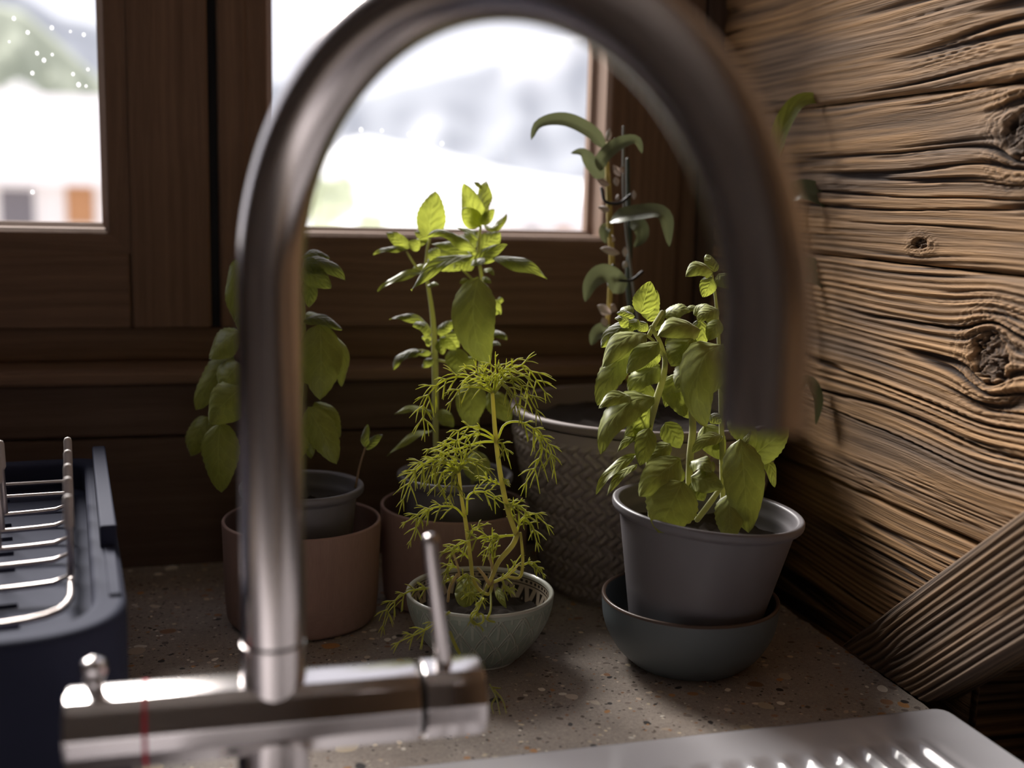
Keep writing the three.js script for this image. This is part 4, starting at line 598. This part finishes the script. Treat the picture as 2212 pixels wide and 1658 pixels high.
// ---------------------------------------------------------------- orchid canes in the planter (units of a closer view)
{
  const t = thing('orchid', 'orchid canes with thick strap leaves tied to a stake in the corner', 'plant', cW.clone().setY(0.1));
  const P = sketch(1080, 200, 2.764, 0.955), U = (x, y, w = 0) => [(x - 1080) * 2.764, (y - 200) * 2.764, w];
  placed('bark_mulch', clods(0.1015, 0.136, 5).translate(cW.x, 0, cW.z), soilMat, t);
  const S = (p, r, m, n) => stem(P, t, p, r, m, n), O = (w, base, tip, o) => leaf(P, t, orchidMat, w, base, tip, { shape: 'strap', wave: 0.0, cup: -0.12, fold: 0.2, ...o, n: [o.n[0], o.n[1] * 0.55, o.n[2] + 0.35] });
  S([U(1400, 900, 0), [650, 1450, 0], [655, 1250, 0], [668, 1000, 0], [655, 760, 0], [650, 600, 0], [640, 430, 0], [640, 300, 0]], [14, 14, 13, 15, 17, 19, 17, 8], canMat, 'cane');
  S([U(1420, 900, -0.01), [770, 1200, -0.01], [775, 900, -0.01], [765, 600, -0.01], [762, 400, -0.01]], [15, 17, 18, 17, 12], darkStem, 'cane');
  S([U(1560, 930, 0.02), U(1600, 700, 0.02), U(1660, 400, 0.02), U(1690, 320, 0.02)], [15, 15, 12, 9], canMat, 'cane'); S([U(1600, 930, 0.01), U(1640, 760, 0.01), U(1700, 560, 0.01), U(1710, 410, 0.01)], [14, 14, 12, 9], darkStem, 'cane');
  S([U(1410, 900, 0.004), [745, 720, 0.004], [738, 205, 0.004]], 8, std({ color: rgb(0.20, 0.20, 0.18), roughness: 0.6 }), 'stake');
  for (const [x, y] of [[690, 640], [760, 1100]]) S([[x - 85, y - 70, 0.008], [x - 60, y + 10, 0.014], [x + 20, y + 20, 0.014], [x + 90, y - 30, 0.008]], 9, blackMat, 'tie');
  const papery = std({ color: rgb(0.55, 0.48, 0.44), roughness: 0.9, side: THREE.DoubleSide });
  const sheath = (x, y, dx, dy, w) => leaf(P, t, papery, w, [x, y, 0.008], [x + dx, y + dy, 0.014], { shape: 'long', cup: 0.6, wave: 0.02, n: [-0.2, 0.5, 1] }).name = numbered('sheath');
  for (const q of [[655, 550, -80, -30, 46], [655, 700, -70, -14, 44], [715, 960, -120, -30, 50], [735, 1050, 20, -45, 36], [680, 1075, -65, -25, 40], [665, 1320, -85, -50, 60], [700, 1300, -40, -30, 50], [690, 880, -20, -20, 44], [720, 500, -45, -70, 40], [700, 560, -10, -60, 36], [640, 290, 18, -80, 34], [660, 300, 30, -20, 40], [640, 1400, -30, -60, 40], [800, 640, 0, -60, 28], [745, 980, 0, -60, 30], [690, 640, 20, -30, 34], [740, 480, -20, -40, 30]]) sheath(...q);
  O(100, [635, 340, 0.004], [185, 285, 0.03], { n: [0.1, 1, 0.62], via: [[540, 240, 0.012], [370, 165, 0.024], [225, 195, 0.03]] });
  O(86, [600, 470, 0.008], [850, 365, 0.02], { n: [-0.1, 0.75, 0.7], via: [[610, 400, 0.014], [710, 310, 0.02], [815, 285, 0.022]] });
  O(84, [620, 520, 0], [422, 362, 0.012], { n: [-0.5, 0.8, 0.55], via: [[560, 440, 0.004], [490, 360, 0.01]] });
  O(120, [655, 775, 0.008], [1012, 922, 0.03], { n: [0.15, 1.3, 0.3], via: [[700, 750, 0.014], [830, 725, 0.022], [970, 730, 0.03]] });
  O(90, [780, 760, -0.006], [800, 925, 0.0], { n: [-0.5, 0.3, 1], via: [[840, 800, 0.0], [850, 860, 0.0]] });
  O(130, [735, 1195, 0.008], [508, 1250, 0.03], { n: [-0.25, 0.75, 0.85], via: [[690, 1130, 0.016], [610, 1090, 0.026], [545, 1140, 0.03]] });
  O(96, [655, 1440, 0.004], [545, 1508, 0.014], { n: [-0.4, 0.6, 0.9], via: [[610, 1425, 0.01], [570, 1455, 0.014]] });
  O(70, [650, 780, -0.004], [635, 900, 0], { n: [-0.8, 0.2, 1], via: [[628, 820, 0], [625, 860, 0]] });
  // leaves that lean over to the plank wall
  const G = (w, pts, o, m) => { const q = pts.map((p) => U(...p)), f = O(w, q[0], q[q.length - 1], { via: q.slice(1, -1), ...o }); if (m) f.material = m; };
  G(110, [[1672, 340, 0.02], [1690, 275, 0.03], [1725, 222, 0.035], [1765, 214, 0.035], [1796, 232, 0.035]], { n: [-0.75, 0.55, 0.6] }, grownLeaf);  // lighter basil material puts window light into this orchid leaf
  G(130, [[1690, 425, 0.02], [1735, 412, 0.03], [1780, 430, 0.036], [1822, 486, 0.04]], { n: [0.1, 0.8, 0.7] });
  G(150, [[1690, 590, 0.02], [1745, 585, 0.03], [1785, 605, 0.036], [1818, 668, 0.04]], { n: [0.1, 0.6, 0.85] });
  G(80, [[1700, 840, 0.03], [1745, 825, 0.04], [1765, 860, 0.045], [1762, 918, 0.045]], { n: [0.6, 0.4, 0.8] });
}
// ---------------------------------------------------------------- dill in the patterned bowl (units of a closer view)
{
  const dir = V(0.1924, 0, -0.7367).setLength(0.7755), t = thing('potted_dill', 'feathery dill growing in a pale green bowl with embossed leaf scales', 'plant', dir);
  const P = sketch(800, 740, 2.24, 0.803), RB = 0.0515, H = 0.049;
  // outside relief: rows of pointed scales with a raised double outline
  const N = 1024, M = 256, rel = new Float32Array(N * M);
  const tone = dataTexture(N, M, (x, y, c) => {
    const u = x / N * 18, row = (1 - y / M) * 4.2, off = Math.floor(row) % 2 ? 0.5 : 0; let e = 0;
    for (const dr of [0, 1]) for (const du of [-1, 0, 1]) { const k = Math.floor(row) - dr, o = ((k % 2) + 2) % 2 ? 0.5 : 0, cu = Math.round(u - o) + o + du, dx = Math.abs(u - cu), dy = row - k, arch = 1.75 * Math.pow(Math.max(0, 1 - dx * 2), 0.62) * 0.9, d = Math.abs(dy - (1.75 - arch) - 0.0); const q = dx <= 0.5 ? Math.exp(-((d / 0.085) ** 2)) + 0.55 * Math.exp(-(((dy - (1.75 - arch) - 0.32) / 0.06) ** 2)) : 0; e = Math.max(e, q); const mid = dx < 0.06 && dy - (1.75 - arch) > 0.3 && dy < 1.6 ? 0.4 : 0; e = Math.max(e, mid); }
    e = y > M * 0.93 ? 0.25 : e; rel[y * N + x] = e; const n = 1 + 0.08 * noise(x * 0.03, y * 0.03);
    c[0] = toS(lerp(0.29, 0.54, Math.min(1, e)) * n); c[1] = toS(lerp(0.345, 0.56, Math.min(1, e)) * n); c[2] = toS(lerp(0.285, 0.48, Math.min(1, e)) * n);
  }, true);
  const bump = dataTexture(N, M, (x, y, c) => { c[0] = c[1] = c[2] = Math.min(1, rel[y * N + x] * 0.8 + 0.1); });
  tone.wrapS = bump.wrapS = THREE.RepeatWrapping;
  const out = phys({ map: tone, bumpMap: bump, bumpScale: 0.0012, roughness: 0.4, clearcoat: 0.3, clearcoatRoughness: 0.3 });
  const arcR = (v) => 0.0265 + (RB - 0.0265) * Math.pow(Math.sin(v * Math.PI / 2), 0.82);
  const prof = []; for (let k = 0; k <= 24; k++) prof.push(new THREE.Vector2(arcR(k / 24), 0.0015 + k / 24 * (H - 0.003)));
  part('bowl', new THREE.LatheGeometry(prof, 96), out, t);
  const rimM = phys({ color: rgb(0.52, 0.52, 0.45), roughness: 0.35, clearcoat: 0.3 });
  part('rim', turned([[RB - 0.0003, H - 0.0022], [RB + 0.0004, H - 0.0008, 0.0008], [RB - 0.001, H + 0.0006, 0.001], [RB - 0.003, H - 0.0008, 0.0008], [RB - 0.0034, H - 0.0025]], 96), rimM, t);
  part('foot', turned([[0, 0.001], [0.0225, 0.001], [0.024, 0, 0.001], [0.0265, 0.0002, 0.0008], [0.0267, 0.0018]], 64), rimM, t);
  const cv = document.createElement('canvas'); cv.width = 1024; cv.height = 128; const g = cv.getContext('2d');
  g.fillStyle = '#b9ab98'; g.fillRect(0, 0, 1024, 128); g.fillStyle = '#241d1b'; g.fillRect(0, 6, 1024, 3); g.fillRect(0, 26, 1024, 3);
  for (let k = 0; k < 64; k++) { g.beginPath(); g.arc(k * 16 + 8, 17, 4.5, 0, 7); g.fill(); }
  for (let k = 0; k < 22; k++) { const x = k * 1024 / 22, w = 1024 / 22; g.beginPath(); g.moveTo(x, 122); g.lineTo(x + w / 2, 36); g.lineTo(x + w, 122); g.lineTo(x + w * 0.82, 122); g.lineTo(x + w / 2, 66); g.lineTo(x + w * 0.18, 122); g.closePath(); g.fill(); g.beginPath(); g.moveTo(x + w * 0.36, 122); g.lineTo(x + w / 2, 92); g.lineTo(x + w * 0.64, 122); g.closePath(); g.fill(); g.beginPath(); g.moveTo(x - w * 0.16, 36); g.lineTo(x + w * 0.16, 36); g.lineTo(x, 66); g.closePath(); g.fill(); }
  const inMap = new THREE.CanvasTexture(cv); inMap.colorSpace = THREE.SRGBColorSpace;
  const inner = []; for (let k = 0; k <= 16; k++) { const v = 1 - k / 16 * 0.62; inner.push(new THREE.Vector2(arcR(v) - 0.0032, 0.0015 + v * (H - 0.003))); }
  const ig = new THREE.LatheGeometry(inner, 96), iu = ig.attributes.uv; for (let k = 0; k < iu.count; k++) iu.setY(k, 1 - iu.getY(k));
  part('painted_lining', ig, phys({ map: inMap, roughness: 0.35, side: THREE.DoubleSide }), t, 'cream inside with black zigzag band');
  part('soil', clods(0.0455, 0.031, 77), soilMat, t);
  const dirN = (x, y, w) => P(x, y, w);
  const dillY = phys({ color: rgb(0.68, 0.69, 0.14), roughness: 0.95, transmission: 0.8, thickness: 0, ior: 1.4, clearcoat: 0.3, clearcoatRoughness: 0.4, side: THREE.DoubleSide }), dillG = dillY;
  const dStem = phys({ color: rgb(0.70, 0.64, 0.20), roughness: 0.95, transmission: 0.7, thickness: 0, clearcoat: 0.3 }), pale = phys({ color: rgb(0.66, 0.52, 0.27), roughness: 0.9, transmission: 0.5, thickness: 0 });
  const S = (p, r, m = dStem) => stem(P, t, p, r, m);
  S([[590, 235, 0.004], [605, 440, 0.004], [630, 640, 0.006], [668, 820, 0.008], [708, 930, 0.01]], [9, 11, 12, 13, 13]); S([[712, 925, 0.01], [690, 975, 0.012], [620, 1060, 0.012], [590, 1130, 0.012], [565, 1180, 0.012]], [13, 13, 12, 11, 10], dStem);
  S([[428, 620, 0.002], [440, 740, 0.002], [463, 880, 0.002], [485, 1050, 0.006], [500, 1150, 0.01], [540, 1205, 0.014], [575, 1215, 0.014], [590, 1170, 0.012]], [8, 9, 10, 11, 10, 9, 8], dStem);
  S([[728, 920, 0.008], [737, 1070, 0.01], [722, 1135, 0.012], [660, 1130, 0.012]], [6, 8, 8, 6]); S([[575, 1030, 0.008], [590, 1090, 0.01], [585, 1170, 0.012]], [7, 8, 9], pale); S([[520, 1090, 0.012], [550, 1125, 0.014], [575, 1165, 0.014]], [7, 8, 9], pale); S([[395, 1000, 0.004], [425, 1090, 0.006], [440, 1200, 0.006]], 6, pale); S([[375, 1250, 0.006], [385, 1180, 0.008], [420, 1120, 0.008]], 7, pale); S([[600, 1160, 0.012], [660, 1130, 0.014], [720, 1070, 0.014]], 5); S([[385, 1400, 0.045], [405, 1450, 0.05], [430, 1500, 0.05]], 8, dillY);
  const rr = rng(101);
  // one frond: a rachis with pairs of threadlike, once-forked lobes
  function frond(pts, len, mat, o = {}) {
    const w0 = o.w ?? 0.004, q = pts.map(([x, y, w = 0], i) => P(x, y, w0 + w + (o.lean ?? 0.006) * i / Math.max(1, pts.length - 1))), curve = new THREE.CatmullRomCurve3(q, false, 'centripetal'), L = curve.getLength(), list = [tube(q, [0.0009, 0.0007, 0.0004], 20, 6, false)], gap = o.gap ?? 0.0078, n = Math.max(3, Math.round(L * (1 - (o.bare ?? 0.25)) / gap));
    const thread = (a, d, l, r0) => { const bend = UPV.clone().multiplyScalar(l * (0.10 * rr() - 0.34)), p1 = a.clone().addScaledVector(d, l * 0.5).addScaledVector(bend, 0.2), p2 = a.clone().addScaledVector(d, l).add(bend); list.push(tube([a, p1, p2], [r0, r0 * 0.95, r0 * 0.35], 4, 5, false)); return p1; };
    for (let k = 0; k <= n; k++) {
      const u = (o.bare ?? 0.25) + (1 - (o.bare ?? 0.25)) * k / n, p = curve.getPointAt(Math.min(1, u)), tn = curve.getTangentAt(Math.min(1, u)), side = BK.clone().cross(tn).normalize();
      for (const sgn of k === n ? [0] : [1, -1]) {
        const l = len * P.unit * (1.0 + 0.8 * rr()) * (1 - 0.45 * Math.abs(u - 0.55)), d = tn.clone().multiplyScalar(0.75).addScaledVector(side, sgn * (0.65 + 0.35 * rr())).addScaledVector(BK, (rr() - 0.4) * 0.7).normalize(), m = thread(p, d, l, 0.00052);
        for (const s2 of [1, -1]) if (rr() < 0.75) thread(m.clone().lerp(p, 0.3 + 0.3 * rr()), d.clone().addScaledVector(side, s2 * 0.7).addScaledVector(tn, 0.3).addScaledVector(BK, (rr() - 0.5) * 0.8).normalize(), l * (0.5 + 0.3 * rr()), 0.00044);
      }
    }
    return placed('frond', merge(list), mat, t);
  }
  const Y = dillY, G = dillG;
  frond([[590, 245], [520, 185], [410, 165], [310, 215], [255, 310], [262, 420]], 62, Y); frond([[592, 240], [540, 160], [480, 125]], 75, Y, { lean: 0.014 }); frond([[588, 240], [520, 215], [440, 220], [400, 270]], 55, Y, { lean: 0.02 });
  frond([[600, 245], [660, 150], [740, 110], [835, 225]], 78, Y); frond([[600, 245], [670, 170], [740, 215], [790, 300]], 72, Y, { lean: 0.016 }); frond([[596, 235], [605, 150], [605, 85]], 60, Y); frond([[600, 240], [640, 200], [690, 250], [720, 340]], 60, Y, { lean: 0.025 }); frond([[598, 238], [640, 140], [690, 95]], 60, Y, { lean: -0.006 }); frond([[598, 240], [610, 180], [640, 130], [720, 150]], 60, Y, { lean: 0.01 }); frond([[594, 240], [560, 180], [550, 130]], 55, Y, { lean: 0.01 });
  frond([[618, 462], [650, 395], [720, 382], [800, 425], [865, 500], [885, 590]], 56, G, { bare: 0.4 }); frond([[800, 430], [830, 510], [810, 580], [765, 655]], 60, G, { bare: 0.1 });
  frond([[606, 462], [545, 420], [460, 408], [385, 460]], 50, Y, { bare: 0.35 }); frond([[608, 478], [540, 480], [430, 512], [310, 555], [210, 635], [168, 735]], 62, Y); frond([[600, 480], [640, 490], [660, 540]], 40, Y, { bare: 0.1 }); frond([[606, 470], [520, 440], [400, 480], [300, 510]], 46, Y);
  for (const q of [[[428, 625], [400, 560], [345, 530]], [[428, 625], [370, 580], [310, 600], [290, 640]], [[428, 625], [360, 620], [330, 690], [350, 730]], [[428, 620], [480, 570], [550, 600]], [[430, 620], [440, 560], [430, 500]], [[430, 622], [400, 640], [390, 710]], [[430, 622], [470, 540], [520, 500]], [[428, 622], [330, 570], [250, 590], [180, 650]]]) frond(q, 56, Y, { lean: 0.014, bare: 0.12 });
  frond([[457, 845], [405, 795], [305, 798], [180, 862]], 50, G); frond([[300, 800], [250, 840], [200, 945]], 44, G, { bare: 0.1 }); frond([[466, 832], [478, 735], [545, 720], [645, 775]], 44, G); frond([[645, 770], [690, 780], [740, 810]], 44, G, { bare: 0.05 }); frond([[706, 920], [735, 850], [790, 825], [838, 865]], 46, G, { bare: 0.2 }); frond([[730, 850], [780, 880], [800, 945]], 42, G, { bare: 0.05 }); frond([[690, 850], [680, 800], [720, 770]], 40, Y, { bare: 0.05 });
  frond([[708, 930], [620, 935], [500, 950], [365, 1005]], 48, Y); frond([[660, 930], [590, 960], [560, 1030]], 44, G); frond([[640, 690], [580, 665], [545, 650]], 34, G); frond([[640, 680], [660, 665]], 24, G); frond([[485, 1050], [425, 1000], [365, 1012]], 44, G); frond([[430, 1090], [380, 1080], [360, 1130]], 44, G); frond([[470, 960], [500, 900], [550, 880]], 34, G); frond([[590, 1090], [590, 980], [590, 925]], 40, Y);
  frond([[405, 1130], [310, 1180], [180, 1205], [85, 1285], [68, 1345]], 46, Y, { lean: 0.016, bare: 0.35 }); frond([[385, 1300], [270, 1385], [150, 1440]], 46, G, { w: 0.05, bare: 0.1 }); frond([[735, 1075], [785, 1062], [828, 1110]], 30, G); frond([[600, 1155], [660, 1120], [720, 1040]], 36, G); frond([[420, 1150], [470, 1120], [480, 1200]], 44, G, { w: 0.016 }); frond([[440, 1240], [480, 1210], [530, 1230]], 40, G, { w: 0.02 }); frond([[640, 1150], [660, 1200], [680, 1190]], 30, G, { w: 0.02 });
  S([[560, 1180, 0.02], [520, 1270, 0.035], [485, 1330, 0.045], [500, 1360, 0.047], [545, 1350, 0.047], [540, 1310, 0.046], [515, 1320, 0.046]], 5, dillG); S([[582, 1200, 0.02], [580, 1300, 0.042], [565, 1340, 0.046], [600, 1350, 0.046]], 5, dillY);
  frond([[545, 1230], [520, 1290], [490, 1340], [530, 1370]], 26, G, { w: 0.042, bare: 0.1 });
  leaf(P, t, null, 40, [610, 1180, 0.016], [660, 1285, 0.03], { n: [-0.4, 0.4, 1], shape: 'long' }); leaf(P, t, null, 100, [470, 1130, 0.004], [455, 1280, 0.02], { shape: 'round', wave: 0.06 });
  const f = thing('fallen_frond', 'loose dill sprig lying on the worktop beside the tap handle', 'sprig', flat(spot(1078, 1510, 0.745))), F = (x, y) => { const c = camera.position, q = spot(x, y, 1).sub(c), k = (0.0025 - c.y) / q.y; return c.clone().addScaledVector(q, k); };
  placed('thread', merge([[[1058, 1478], [1072, 1505], [1080, 1542]], [[1068, 1490], [1085, 1510], [1094, 1540]], [[1072, 1505], [1062, 1520], [1066, 1540]], [[1062, 1484], [1082, 1486]]].map((q) => tube(q.map((p) => F(...p)), [0.0007, 0.0006, 0.0003], 6, 5))), dillG, f);
}
renderer.render(scene, camera);
